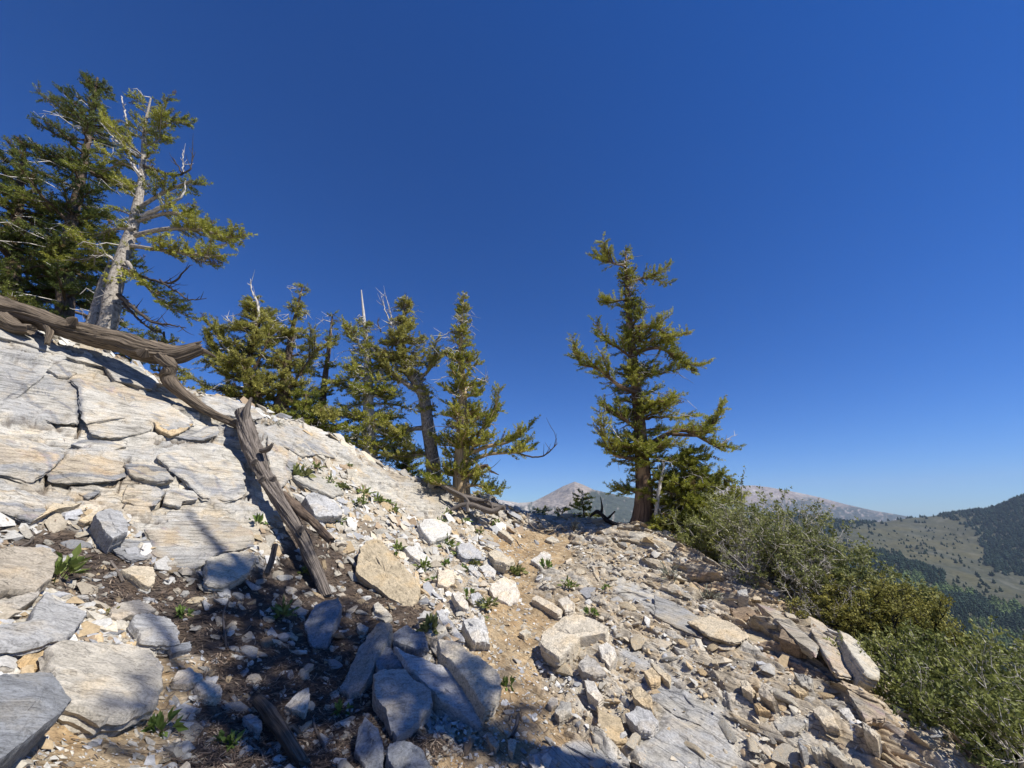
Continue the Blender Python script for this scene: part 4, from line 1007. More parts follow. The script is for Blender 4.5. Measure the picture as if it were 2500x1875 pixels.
def build_litter():
    rng = np.random.default_rng(21)
    x, y, r = sample_ground(rng, 150000)
    b1, b2, b3, lt, tr = masks(x, y)
    k = rng.uniform(0, 1, len(x)) < lt * .9 + .035 * tr + .012 * b1
    x, y, r = x[k], y[k], r[k]; m = len(x)
    z = Hf(x, y)
    a = rng.uniform(0, 6.28, m); L = rng.uniform(.018, .05, m) * (1 + .15 * r); wd = rng.uniform(.0012, .0028, m) * (1 + .1 * r)
    dx, dy = np.cos(a), np.sin(a)
    z2 = z + rng.uniform(.004, .02, m)
    p0 = np.stack([x - dx * L / 2, y - dy * L / 2, z2 + rng.uniform(-.004, .008, m)], -1); p1 = np.stack([x + dx * L / 2, y + dy * L / 2, Hf(x + dx * L / 2, y + dy * L / 2) + .008], -1)
    s = np.stack([-dy * wd, dx * wd, 0 * wd], -1)
    V = np.stack([p0 - s, p0 + s, p1 + s, p1 - s], 1).reshape(-1, 3)
    f = (np.arange(m) * 4)[:, None] + np.arange(4)[None]
    pal = np.array([[.11, .080, .06], [.18, .13, .095], [.29, .23, .17], [.06, .048, .042]])
    c = pal[rng.choice(4, m, p=[.35, .3, .15, .2])] * rng.uniform(.8, 1.2, m)[:, None]
    m_, n, l, b = newmat('needle_litter', .9, .1)
    at = n.new('ShaderNodeAttribute'); at.attribute_name = 'Col'; l.new(at.outputs['Color'], b.inputs['Base Color'])
    me = mesh_np('needle_litter', V, f, m_, False, np.repeat(c, 4, 0))
    link('needle_litter', me, kind='stuff', label='dry brown pine needles and bark crumbs lying on the dark soil', category='litter')
build_litter()
# ------------------------------------------------------------------ wood: tubes, logs, trees
class Buf:
    def __init__(s): s.V = []; s.F = []; s.UV = []; s.C = []; s.n = 0
    def add(s, V, Fc, UV=None, C=None):
        s.V.append(V); s.F.append(Fc + s.n); s.n += len(V)
        s.UV.append(UV if UV is not None else np.zeros((len(V), 2)))
        s.C.append(C if C is not None else np.ones((len(V), 3)))
    def mesh(s, name, mat, smooth=True):
        fs = {}
        for f in s.F: fs.setdefault(f.shape[1], []).append(f)
        return mesh_np(name, np.concatenate(s.V), [np.concatenate(v) for v in fs.values()], mat, smooth, np.concatenate(s.C), np.concatenate(s.UV))

def smooth_path(pts, rad, step):
    pts = np.array(pts, float); rad = np.array(rad, float)
    if len(pts) < 3:
        n = max(2, int(np.linalg.norm(pts[-1] - pts[0]) / step) + 1); t = np.linspace(0, 1, n)[:, None]
        return pts[0] * (1 - t) + pts[-1] * t, rad[0] + (rad[-1] - rad[0]) * t[:, 0]
    e = np.vstack([2 * pts[0] - pts[1], pts, 2 * pts[-1] - pts[-2]]); out = []; ro = []
    for i in range(1, len(e) - 2):
        n = max(2, int(np.linalg.norm(e[i + 1] - e[i]) / step)); t = np.linspace(0, 1, n, endpoint=False)[:, None]
        a, b, c, d = e[i - 1], e[i], e[i + 1], e[i + 2]
        out.append(.5 * (2 * b + (c - a) * t + (2 * a - 5 * b + 4 * c - d) * t ** 2 + (3 * b - a - 3 * c + d) * t ** 3))
        ro.append(rad[i - 1] * (1 - t[:, 0]) + rad[i] * t[:, 0])
    out.append(pts[-1:]); ro.append(rad[-1:])
    return np.concatenate(out), np.concatenate(ro)

def tube(buf, path, rad, seg=6, groove=0.0, seed=0, twist=0.0, lump=0.0, jag=0.0, cap=True):
    path = np.asarray(path, float); rad = np.asarray(rad, float); n = len(path)
    T = np.gradient(path, axis=0); T /= np.linalg.norm(T, axis=1)[:, None] + 1e-9
    up = np.array([0, 0, 1.0]) if abs(T[0][2]) < .8 else np.array([0, 1.0, 0])
    N = np.cross(T, up); N /= np.linalg.norm(N, axis=1)[:, None] + 1e-9; B = np.cross(T, N)
    a = np.arange(seg) * 2 * math.pi / seg
    s = np.concatenate([[0], np.cumsum(np.linalg.norm(np.diff(path, axis=0), axis=1))])
    A = a[None] + twist * s[:, None]
    R = rad[:, None] * np.ones((1, seg))
    if groove or lump:
        ca, sa = np.cos(A), np.sin(A); S = s[:, None] + 0 * A
        rr = float(rad.mean()) + 1e-6
        g = vn3(ca * 5, sa * 5, S * .5 / rr * .35, seed) * .5 + vn3(ca * 11, sa * 11, S / rr * .25, seed + 3) * .5
        g = np.abs(g - .5) * 2
        R = R * (1 + groove * (g - .35)) * (1 + lump * (vn3(ca * 1.2, sa * 1.2, S / rr * .45, seed + 7) - .5) * 2)
    P_ = path[:, None, :] + N[:, None, :] * (np.cos(a)[None, :, None] * R[..., None]) + B[:, None, :] * (np.sin(a)[None, :, None] * R[..., None])
    if jag:
        k = max(2, n // 14); j = vn(a * 2.2, a * 0 + seed, seed + 11) * jag + vn(a * 7, a * 0, seed + 12) * jag * .6
        for q in range(k): P_[n - 1 - q] += T[n - 1][None] * (j * (1 - q / k))[:, None]
    V = P_.reshape(-1, 3)
    I = np.arange(n * seg).reshape(n, seg); J = np.roll(I, -1, 1)
    f = np.stack([I[:-1], I[1:], J[1:], J[:-1]], -1).reshape(-1, 4)
    uv = np.stack([np.broadcast_to(a / (2 * math.pi), (n, seg)), np.broadcast_to(s[:, None], (n, seg))], -1).reshape(-1, 2).copy()
    # wood UV: u in metres round the girth so grain width is even
    uv[:, 0] *= float(rad.mean()) * 6.28
    buf.add(V, f, uv)
    if cap:
        c = np.vstack([P_[-1], (path[-1] - T[-1] * rad[-1] * .25)[None]])
        fi = np.stack([np.arange(seg), (np.arange(seg) + 1) % seg, np.full(seg, seg)], -1)[:, ::-1]
        buf.add(c, fi, np.zeros((seg + 1, 2)))

def wood_mat(name, dark, light, gscale=(60, 3), spots=0.0, patch=None, contrast=.5):
    m, n, l, b = newmat(name, .85, .2)
    t = n.new('ShaderNodeUVMap'); t.uv_map = 'UVMap'
    mp = n.new('ShaderNodeMapping'); mp.inputs['Scale'].default_value = (gscale[0], gscale[1], 1); l.new(t.outputs[0], mp.inputs[0])
    co = coords(n, l)
    wv = node(n, 'ShaderNodeTexNoise', Scale=2.0, Detail=3.0); l.new(co, wv.inputs['Vector'])
    ad = n.new('ShaderNodeVectorMath'); ad.operation = 'MULTIPLY_ADD'; l.new(wv.outputs['Color'], ad.inputs[0]); ad.inputs[1].default_value = (3.0, 0, 0); l.new(mp.outputs[0], ad.inputs[2])
    g = node(n, 'ShaderNodeTexNoise', Scale=1.0, Detail=6.0, Roughness=.65); l.new(ad.outputs[0], g.inputs['Vector'])
    r = ramp(n, [(.34, dark), (.60, light), (.75, tuple(x * 1.2 for x in light))]); l.new(g.outputs[0], r.inputs[0])
    c = r.outputs[0]
    bl = node(n, 'ShaderNodeTexNoise', Scale=2.2, Detail=4.0); l.new(co, bl.inputs['Vector'])
    if patch:
        rp = ramp(n, [(.50, 0.0), (.60, 1.0)]); l.new(bl.outputs[0], rp.inputs[0]); c = mix(n, l, c, patch, rp.outputs[0])
    if spots:
        vo = n.new('ShaderNodeTexVoronoi'); vo.inputs['Scale'].default_value = 9.0; l.new(co, vo.inputs['Vector'])
        rs = ramp(n, [(.10, 1.0), (.22, 0.0)]); l.new(vo.outputs['Distance'], rs.inputs[0])
        mu = n.new('ShaderNodeMath'); mu.operation = 'MULTIPLY'; l.new(rs.outputs[0], mu.inputs[0]); mu.inputs[1].default_value = spots
        c = mix(n, l, c, (.03, .025, .02), mu.outputs[0])
    fn = node(n, 'ShaderNodeTexNoise', Scale=55.0, Detail=4.0); l.new(co, fn.inputs['Vector'])
    l.new(c, b.inputs['Base Color'])
    bump(n, l, b, [(g.outputs[0], contrast, .02), (fn.outputs[0], .4, .006)])
    return m
MW = {
 'log': wood_mat('weathered_log_wood', (.022, .017, .013), (.21, .165, .12), (62, 1.8), contrast=1.0),
 'loggrey': wood_mat('silvered_log_wood', (.022, .018, .015), (.235, .20, .17), (62, 1.8), contrast=1.0),
 'pale': wood_mat('pale_scaly_bark', (.13, .11, .09), (.43, .385, .325), (26, 14), spots=.9, contrast=.8),
 'shade': wood_mat('grey_brown_bark', (.09, .075, .06), (.34, .295, .24), (26, 10), spots=.8, contrast=.9),
 'bark': wood_mat('brown_bark', (.045, .032, .024), (.17, .125, .09), (40, 5), contrast=.9),
 'stripe': wood_mat('red_brown_striped_bark', (.035, .024, .018), (.20, .13, .085), (34, 1.2), patch=(.38, .27, .17), contrast=.9),
 'gold': wood_mat('golden_bare_wood', (.22, .14, .07), (.55, .42, .24), (40, 1.6), contrast=.6),
 'dead': wood_mat('bleached_twigs', (.30, .27, .24), (.62, .58, .52), (40, 8), contrast=.4),
 'darktwig': wood_mat('dark_dead_limb', (.03, .025, .022), (.11, .09, .075), (40, 8), contrast=.6),
 'char': wood_mat('charred_wood', (.008, .008, .009), (.035, .032, .03), (30, 5), contrast=1.0),
}
def seedmat(name, c0, c1):
    m, n, l, b = newmat(name, .6, .25)
    a = n.new('ShaderNodeAttribute'); a.attribute_name = 'Col'
    l.new(a.outputs['Color'], b.inputs['Base Color'])
    tr = n.new('ShaderNodeBsdfTranslucent'); l.new(a.outputs['Color'], tr.inputs[0])
    ms = n.new('ShaderNodeMixShader'); ms.inputs[0].default_value = .3; l.new(b.outputs[0], ms.inputs[1]); l.new(tr.outputs[0], ms.inputs[2]); l.new(ms.outputs[0], n['Material Output'].inputs[0])
    return m
MNEEDLE = seedmat('pine_needles', 0, 0)
MLEAF = seedmat('shrub_leaves', 0, 0)

def unit(v): v = np.asarray(v, float); return v / (np.linalg.norm(v, axis=-1, keepdims=True) + 1e-9)

def needles(name, base, direc, length, radius, tint, rng, per=14, nw=.012, parent=None, mat=None, spread=.75):
    """bottle-brush sprays: thin needle blades round each twig end; one mesh for the crown"""
    B = len(base); D = unit(direc)
    up = np.where(np.abs(D[:, 2:3]) < .9, np.array([[0, 0, 1.0]]), np.array([[1.0, 0, 0]]))
    N = unit(np.cross(D, up)); M = np.cross(D, N)
    t = rng.uniform(0, 1, (B, per)); a = rng.uniform(0, 6.283, (B, per))
    rad = N[:, None] * np.cos(a)[..., None] + M[:, None] * np.sin(a)[..., None]
    root = base[:, None] + D[:, None] * (t * length[:, None])[..., None]
    nd = unit(rad * spread + D[:, None] * (.35 + .6 * t[..., None] ** 2) + rng.normal(0, .12, (B, per, 3)))
    L = radius[:, None] * rng.uniform(.75, 1.2, (B, per))
    tip = root + nd * L[..., None]
    sd = unit(np.cross(nd, rng.normal(0, 1, (B, per, 3)))) * (nw * rng.uniform(.7, 1.3, (B, per)))[..., None]
    mid = root + nd * (L * .45)[..., None]
    V = np.stack([root, mid + sd, tip, mid - sd], 2).reshape(-1, 3)
    f = (np.arange(B * per) * 4)[:, None] + np.arange(4)[None]
    c = tint[:, None, :] * rng.uniform(.7, 1.3, (B, per, 1))
    me = mesh_np(name, V, f, mat or MNEEDLE, False, np.repeat(c.reshape(-1, 3), 4, 0))
    return link(name, me, parent)

GREENS = {'dark': ((.17, .20, .030), (.32, .33, .055)), 'olive': ((.23, .25, .035), (.41, .40, .075)), 'light': ((.28, .275, .06), (.47, .44, .12)), 'deep': ((.09, .12, .028), (.20, .22, .045))}

def tree(label, trunk, mat, crown, nb, seed, green='olive', group=None, limbs=(), bare=(), depth=.8, droop=-.15, dens=1.0, brush=(.15, .045), per=36, nw=.0065, snags=(), kind='pine_tree', cat='tree', deadmat='dead', seg=18, deadtwig=40, topup=.0, inner=.18):
    """trunk: [(px,py,Y,radius_m)...] bottom to top; crown: [(t, left_m, right_m)...]; limbs/bare: lists of [(px,py,Y,r)...]"""
    rng = np.random.default_rng(seed); rg = random.Random(seed)
    tp = np.array([P(q[0], q[1], q[2]) for q in trunk]); tr_ = np.array([q[3] for q in trunk])
    g = float(Hf(tp[0, :1], tp[0, 1:2])[0]) if abs(tp[0, 0]) < 15 else tp[0, 2] - .3
    basez = min(tp[0, 2], g) - .15
    if tp[0, 2] - basez > .05:
        tp = np.vstack([[tp[0, 0], tp[0, 1], basez], tp]); tr_ = np.r_[tr_[0] * 1.08, tr_]
    root = tp[0].copy()
    T = thing(kind, root, label, cat, group)
    path, rad = smooth_path(tp - root, tr_, .10)
    wb = Buf(); db = Buf()
    tube(wb, path, rad, seg, .20, seed, .3, .07)
    arc = np.concatenate([[0], np.cumsum(np.linalg.norm(np.diff(path, axis=0), axis=1))]); Ltot = arc[-1]
    def at(t):
        return np.array([np.interp(t * Ltot, arc, path[:, k]) for k in range(3)]), float(np.interp(t * Ltot, arc, rad))
    cr = np.array(crown, float)
    view = unit(np.array([root[0], root[1], 0])); side = np.array([view[1], -view[0], 0.0])
    BB, BD, BL, BT = [], [], [], []
    g0, g1 = map(np.array, GREENS[green])
    def twig(p, d, L, clr):
        """one leafy twig with its sprays"""
        q = max(1, int(round(L / (brush[0] * .8))))
        e = p + d * L
        if rg.random() < .6: tube(db if rg.random() < .25 else wb, np.array([p, p + d * L * .5, e]), [.008, .006, .003], 3, cap=False)
        for k in range(q):
            s = p + d * (L * k / q)
            dd = unit(d + np.array([rg.gauss(0, .16), rg.gauss(0, .16), rg.gauss(.10, .14)]))
            BB.append(s); BD.append(dd); BL.append(brush[0] * rg.uniform(.8, 1.2)); BT.append(clr)
    def leafy(pp, rr, t0=.25, twl=.35, dn=1.0):
        """side twigs along a limb"""
        s = np.concatenate([[0], np.cumsum(np.linalg.norm(np.diff(pp, axis=0), axis=1))]); L = s[-1]
        k = max(2, int(L * (1 - t0) / .050 * dens * dn)); base_c = g0 + (g1 - g0) * rg.random()
        for i in range(k):
            t = t0 + (1 - t0) * (i + rg.random()) / k
            p = np.array([np.interp(t * L, s, pp[:, c]) for c in range(3)])
            j = min(int(np.searchsorted(s, t * L)), len(pp) - 1); d = unit(pp[j] - pp[max(j - 1, 0)] + 1e-6)
            sv = unit(np.cross(d, [0, 0, 1.0])) * rg.choice((-1, 1))
            dd = unit(d * rg.uniform(.3, 1.0) + sv * rg.uniform(.3, 1.0) + np.array([0, 0, rg.gauss(.22 + topup, .35)]))
            ln = twl * rg.uniform(.5, 1.15) * (1.15 - .5 * t) * min(1, .4 + L)
            twig(p, dd, ln, base_c * rg.uniform(.8, 1.25))
        twig(pp[-2], unit(pp[-1] - pp[-2]), .15, base_c)
    for i in range(nb):
        t = (i + rg.random()) / nb; t = cr[0, 0] + (cr[-1, 0] - cr[0, 0]) * min(1, max(0, t + .022 * math.sin(t * 43 + seed)))
        lw, rw = np.interp(t, cr[:, 0], cr[:, 1]), np.interp(t, cr[:, 0], cr[:, 2])
        ph = i * 2.4 + rg.gauss(0, .5); c, s = math.cos(ph), math.sin(ph)
        ext = (rw if c > 0 else lw) * c * c + (lw + rw) / 2 * depth * s * s
        ext *= rg.uniform(.34, 1.15)
        if ext < .05: continue
        o, r0 = at(t)
        d = unit(side * c - view * s)
        up0 = rg.uniform(-.05, .35) + topup
        m = max(4, int(ext / .18) + 2); pts = [o + d * r0 * .3]
        for k in range(1, m):
            f = k / (m - 1)
            pts.append(o + d * (ext * f) + np.array([0, 0, ext * (up0 * f + droop * f * f * 2 * rg.uniform(.7, 1.2) + .25 * f ** 3)]) + np.array([rg.gauss(0, .03), rg.gauss(0, .03), rg.gauss(0, .03)]) * min(ext, 1))
        pp = np.array(pts); br = min(r0 * .45, .016 + .022 * ext)
        rr = np.linspace(br, .006, len(pp))
        tube(wb, pp, rr, 5, cap=False)
        leafy(pp, rr, inner if ext > .5 else 0.05, .38 if ext > .8 else .28)
    for lm in limbs:
        dn = 1.0
        if isinstance(lm, tuple): lm, dn = lm
        lp = np.array([P(q[0], q[1], q[2]) for q in lm]) - root
        pp, rr = smooth_path(lp, [q[3] for q in lm], .12)
        tube(wb, pp, rr, 7, .1, seed + 3, cap=False)
        leafy(pp, rr, .3, .42, dn)
        # secondary limbs
        for _ in range(int(3 * dn) + 1):
            k = rg.randrange(len(pp) // 3, len(pp) - 1); d = unit(pp[k + 1] - pp[k])
            sv = unit(np.cross(d, [0, 0, 1.0])) * rg.choice((-1, 1))
            e = unit(d + sv * .8 + np.array([0, 0, rg.uniform(-.3, .4)])) * rg.uniform(.35, .8)
            q = np.array([pp[k] + e * f + np.array([0, 0, .1 * f * f]) for f in (0, .35, .7, 1.0)])
            tube(wb, q, np.linspace(.018, .006, 4), 4, cap=False); leafy(q, None, .1, .3)
    T['_'] = 0; del T['_']
    link('trunk', wb.mesh('trunk', MW[mat]), T)
    # bare limbs and snags: parts of their own
    for lm in list(bare):
        bm_ = Buf(); mt = deadmat
        if isinstance(lm, tuple): lm, mt = lm
        lp = np.array([P(q[0], q[1], q[2]) for q in lm]) - root
        pp, rr = smooth_path(lp, [q[3] for q in lm], .06)
        pp = pp + np.array([[rg.gauss(0, .008) for _ in range(3)] for _ in pp])
        tube(bm_, pp, rr, 7, .15, seed)
        for _ in range(int(np.linalg.norm(np.diff(pp, axis=0), axis=1).sum() * 5) + 1):
            k = rg.randrange(max(1, len(pp) // 4), len(pp) - 1); d = unit(pp[k + 1] - pp[k])
            e = unit(d * .7 + np.array([rg.gauss(0, .6), rg.gauss(0, .5), rg.gauss(.25, .5)])); L = rg.uniform(.1, .38)
            q = np.array([pp[k] + e * L * f + np.array([0, 0, L * .3 * f * f]) for f in (0, .4, .75, 1.0)])
            tube(bm_, q, [min(rr[k], .012), .008, .005, .003], 3, cap=False)
        link('dead_branch', bm_.mesh('dead_branch', MW[mt]), T)
    # bleached dead twigs through the crown
    for _ in range(deadtwig):
        t = rg.uniform(cr[0, 0], min(1, cr[-1, 0])); o, r0 = at(t)
        lw, rw = np.interp(t, cr[:, 0], cr[:, 1]), np.interp(t, cr[:, 0], cr[:, 2])
        ph = rg.uniform(0, 6.28); ext = ((rw if math.cos(ph) > 0 else lw) * abs(math.cos(ph)) + .3) * rg.uniform(.5, 1.05)
        d = side * math.cos(ph) - view * abs(math.sin(ph)) * .8
        q = np.array([o + d * ext * f + np.array([rg.gauss(0, .05), rg.gauss(0, .05), ext * (-.35 * f * f) + rg.gauss(.0, .05)]) for f in (.2, .45, .7, .88, 1.0)])
        tube(db, q, [.014, .012, .009, .007, .004], 3, cap=False)
        for _k in range(3):
            j = rg.randrange(1, 4); e = np.array([rg.gauss(0, .14), rg.gauss(0, .14), rg.gauss(-.05, .14)])
            tube(db, np.array([q[j], q[j] + e * .6, q[j] + e]), [.006, .005, .003], 3, cap=False)
    if db.n: link('dead_twigs', db.mesh('dead_twigs', MW['dead']), T, kind='stuff')
    if BB:
        BB = np.array(BB); BD = np.array(BD); BL = np.array(BL); BT = np.array(BT)
        old = rng.uniform(0, 1, (len(BB), 1)) < .035
        BT = np.where(old, np.array([[.20, .14, .06]]), BT)
        needles('crown', BB, BD, BL, np.full(len(BB), brush[1] * 1.2), BT, rng, per, nw, T)
    return T

# ---- fallen logs
def log(name, segs, mat, label, cat, seg=64, groove=.28, lump=.10, twist=.7, jag=.0, seed=1, knots=(), group=None):
    """segs: first polyline is the stem, others are parts called limb"""
    first = np.array([P(*q[:3]) for q in segs[0]]); root = first.mean(0)
    T = thing(name, root, label, cat, group)
    for k, s in enumerate(segs):
        b = Buf(); lp = np.array([P(*q[:3]) for q in s]) - root
        pp, rr = smooth_path(lp, [q[3] for q in s], .022 if max(q[3] for q in s) > .05 else .04)
        tube(b, pp, rr, seg if k == 0 else max(12, seg * 2 // 3), groove, seed + k, twist, lump, jag if k == 0 else jag * .5)
        link('stem' if k == 0 else 'limb', b.mesh('stem' if k == 0 else 'limb', MW[mat]), T)
    for (px, py, Y, r) in knots:
        b = Buf(); p = P(px, py, Y) - root; d = unit(np.array([0, 0, EYE]) - P(px, py, Y)) * .6 + np.array([.2, 0, .5])
        pp, rr = smooth_path([p - d * r * .8, p, p + d * r * 1.0, p + d * r * 1.6], [r * 1.3, r, r * .6, r * .25], .012)
        tube(b, pp, rr, 16, .5, seed + 31, 0, .2)
        link('knot', b.mesh('knot', MW[mat]), T)
    return T
log('fallen_trunk', [[(-130,700,5.22,0.189),(0,752,5.37,0.179),(77,772,5.47,0.161),(154,800,5.57,0.142),(231,820,5.72,0.174),(300,836,5.87,0.189),(346,854,5.97,0.184),(423,866,6.12,0.165),(478,852,6.22,0.114)],
   [(395,868,6.04,0.120),(416,893,6.07,0.100),(412,925,6.12,0.108),(450,965,6.22,0.088),(505,1003,6.37,0.070),(576,1035,6.52,0.064),(620,1060,6.62,0.057)],
   [(0,775,5.27,0.114),(40,800,5.32,0.094),(70,805,5.34,0.075)],
   [(478,852,6.22,0.057),(505,860,6.27,0.033),(520,868,6.32,0.014)],
   [(105,775,5.47,0.047),(120,810,5.44,0.042),(116,835,5.42,0.028)]],
   'log', 'massive weathered brown fallen trunk lying across the top of the outcrop', 'fallen log', 80, .40, .17, .5, .10, 3, [(352,860,5.78,0.066),(180,782,5.42,0.057)])
log('slanting_trunk', [[(592,1003,6.43,0.101),(600,1040,6.33,0.140),(617,1095,6.18,0.128),(640,1150,6.03,0.108),(668,1200,5.88,0.096),(700,1250,5.73,0.089),(735,1310,5.58,0.081),(765,1375,5.43,0.069),(795,1450,5.28,0.066)],
   [(598,1030,6.28,0.054),(603,1000,6.28,0.047),(612,975,6.30,0.020)],
   [(640,1100,6.03,0.047),(655,1097,5.96,0.039),(664,1085,5.93,0.013)]],
   'loggrey', 'silver-grey ribbed dead trunk slanting down the outcrop to the litter', 'fallen log', 80, .38, .13, .9, .06, 9, [(622,1125,5.94,0.039),(640,1168,5.83,0.042),(668,1168,5.88,0.039),(735,1290,5.46,0.039)])
log('rotten_branch', [[(690,1205,5.9,.05),(730,1245,5.75,.06),(770,1280,5.6,.055),(806,1317,5.45,.045)]], 'bark', 'crumbling red-brown branch beside the silver-grey slanting trunk', 'branch', 30, .5, .2, 0, .06, 5)
log('broken_stick', [[(628,1708,3.32,.035),(660,1745,3.22,.04),(690,1790,3.1,.04),(735,1860,2.92,.036)],[(690,1790,3.1,.03),(715,1775,3.15,.02),(730,1790,3.12,.012)]], 'log', 'thick broken brown stick on dark litter near the bottom edge', 'stick', 30, .35, .12, .4, .03, 6)
log('short_stick', [[(672,1330,4.95,.03),(664,1365,4.85,.035),(652,1400,4.75,.03)]], 'log', 'short stub of wood upright left of the foot of the slanting trunk', 'stick', 20, .3, .1, 0, .02, 12)
log('grey_roots', [[(1080,1185,9.6,.05),(1120,1208,9.4,.07),(1165,1222,9.2,.07),(1205,1236,9.1,.075),(1232,1240,9.05,.05)],
   [(1100,1245,8.9,.03),(1130,1232,9.0,.05),(1160,1235,9.0,.06),(1200,1248,8.95,.07),(1228,1236,8.95,.04)],
   [(1165,1222,9.1,.03),(1195,1225,9.0,.025),(1205,1250,8.9,.02)],[(1140,1228,9.0,.05),(1142,1250,8.95,.03)],[(1090,1190,9.4,.03),(1135,1215,9.2,.03),(1150,1240,9.0,.03)]],
   'loggrey', 'tangle of crooked grey roots on the crest below the middle pines', 'roots', 20, .3, .12, .4, .02, 21)
log('crooked_stick', [[(1287,1253,9.2,.012),(1292,1275,9.0,.016),(1302,1288,8.8,.016),(1325,1302,8.5,.008)]], 'loggrey', 'thin crooked stick standing at the crest beside the trail', 'stick', 8, .1, .1)
log('charred_log', [[(1440,1262,10.2,0.018),(1460,1250,10.1,0.048),(1490,1275,9.9,0.060),(1530,1288,9.7,0.048)],[(1467,1255,10.1,0.042),(1470,1238,10.1,0.030),(1466,1215,10.15,0.009)],[(1480,1270,9.95,0.036),(1500,1250,9.95,0.018)]], 'char', 'black charred log with an upright stub left of the tall pine', 'burnt log', 20, .5, .25, .3, .05, 31)
for i, (a, lab, th) in enumerate([([(50,1335,3.35),(75,1322,3.4),(80,1300,3.5)], 'thin bent pale twig near the streaked grey slab', .010), ([(660,1880,2.62),(640,1840,2.8),(600,1800,3.0)], 'thin grey twig at the bottom edge left of centre', .008), ([(800,1840,2.95),(770,1780,3.1),(765,1755,3.2)], 'short grey twig near the thick broken stick', .010),
    ([(955,1580,4.1),(985,1620,3.95),(1020,1650,3.85),(1052,1668,3.8)], 'weathered dark root lying along the shaded heap of stones', .03), ([(300,1240,4.6),(325,1200,4.8),(340,1178,4.9)], 'curved pale root hanging over a crack in the outcrop', .009), ([(270,1370,3.9),(290,1400,3.8),(300,1420,3.7)], 'stubby brown twig between pale stones on the left', .014), ([(560,1465,4.0),(545,1500,3.9),(552,1580,3.7)], 'curved brown twig on dark litter in dappled shade', .009),
    ([(1250,1800,3.4),(1262,1770,3.5),(1265,1745,3.55)], 'short pale stick at the bottom of the trail', .014)]):
    q = [tuple(p) for p in a]; w_ = [(x, y, hit(x, y)[1] - .03, th) for (x, y, _) in q]
    log('twig', [w_], 'loggrey', lab, 'twig', 8, .2, .1, 0, 0, 40 + i)
# ------------------------------------------------------------------ the pines
# left stand
tree('broad dark pine filling the left edge of the picture', [(20,800,8.6,.20),(30,650,8.6,.15),(45,500,8.7,.10),(62,345,8.8,.03)], 'bark',
     [(.03,2.4,2.4),(.2,2.6,2.2),(.45,2.4,1.8),(.7,1.5,1.2),(.9,.6,.55),(1,.1,.15)], 160, 11, 'deep', 'dark pines on the left', dens=1.25, brush=(.16,.05), depth=.7, deadtwig=22)
tree('tall dark pine with a pointed top between the edge and the leaning pine', [(150,810,8.9,.20),(165,600,8.9,.15),(205,400,8.9,.09),(238,190,9.0,.03)], 'bark',
     [(.02,1.9,2.0),(.25,2.0,1.9),(.45,1.9,1.5),(.65,1.5,1.2),(.82,1.05,.85),(.95,.4,.45),(1,.1,.1)], 190, 12, 'deep', 'dark pines on the left', dens=1.2, brush=(.16,.05), depth=.75, deadtwig=40)
tree('pale-barked pine leaning right above the fallen trunk', [(262,800,7.6,.17),(275,720,7.6,.155),(295,640,7.65,.135),(322,560,7.7,.12),(340,480,7.75,.09),(350,400,7.8,.06),(352,320,7.85,.04),(368,240,7.9,.02)], 'pale',
     [(.28,.3,.12),(.5,.45,.2),(.70,1.0,.15),(.78,.9,.25),(.88,.65,.45),(1,.3,.25)], 52, 13, 'olive', dens=.9, brush=(.13,.05),
     limbs=[[(335,510,7.7,.05),(400,470,7.6,.04),(470,440,7.5,.02)], ([(330,575,7.6,.06),(400,560,7.5,.05),(480,560,7.4,.04),(560,580,7.3,.02),(600,575,7.3,.01)], 1.5), ([(322,600,7.6,.05),(390,610,7.4,.04),(470,620,7.3,.03),(540,625,7.2,.015)], 1.4),
            ([(335,540,7.7,.05),(420,520,7.6,.04),(500,545,7.5,.02)], 1.1), [(345,420,7.8,.04),(300,400,7.8,.03),(250,420,7.8,.015)], [(310,640,7.6,.05),(350,690,7.5,.03),(400,745,7.4,.015)], [(300,650,7.6,.05),(250,620,7.6,.03),(200,640,7.6,.015)],
            [(352,330,7.8,.03),(385,300,7.8,.02),(405,290,7.8,.01)], [(350,360,7.8,.03),(380,345,7.8,.02),(400,330,7.8,.01)], ([(345,440,7.75,.04),(300,350,7.7,.03),(255,285,7.7,.02)], .8),
            [(330,560,7.6,.04),(270,560,7.6,.03),(220,585,7.6,.015)]],
     bare=[([(352,405,7.75,.04),(395,420,7.7,.035),(430,428,7.6,.03),(462,415,7.55,.02),(470,390,7.55,.012),(468,362,7.5,.006)], 'darktwig'), ([(445,425,7.6,.02),(432,400,7.6,.012),(422,383,7.6,.006)], 'darktwig'), ([(446,425,7.6,.018),(447,395,7.6,.012),(446,365,7.6,.006)], 'dead'),
           ([(345,530,7.7,.06),(385,510,7.6,.055),(430,490,7.5,.03),(450,470,7.5,.02),(453,440,7.5,.01)], 'dead'), ([(300,655,7.5,.045),(360,680,7.4,.03),(420,690,7.3,.025),(455,655,7.2,.012),(470,645,7.2,.006)], 'darktwig'), ([(390,685,7.3,.02),(430,712,7.2,.018),(465,732,7.15,.014),(505,728,7.1,.006)], 'darktwig'),
           ([(290,720,7.5,.05),(335,760,7.3,.035),(370,785,7.2,.025),(410,792,7.1,.018),(455,800,7.0,.007)], 'darktwig'), ([(300,740,7.5,.035),(350,790,7.3,.02),(385,815,7.2,.01)], 'darktwig'), ([(345,430,7.7,.03),(320,395,7.7,.03),(315,350,7.7,.025),(310,300,7.7,.02),(296,235,7.7,.015)], 'dead'), ([(335,380,7.7,.02),(290,350,7.65,.02),(255,310,7.6,.014),(238,290,7.6,.006)], 'dead')], deadtwig=12)
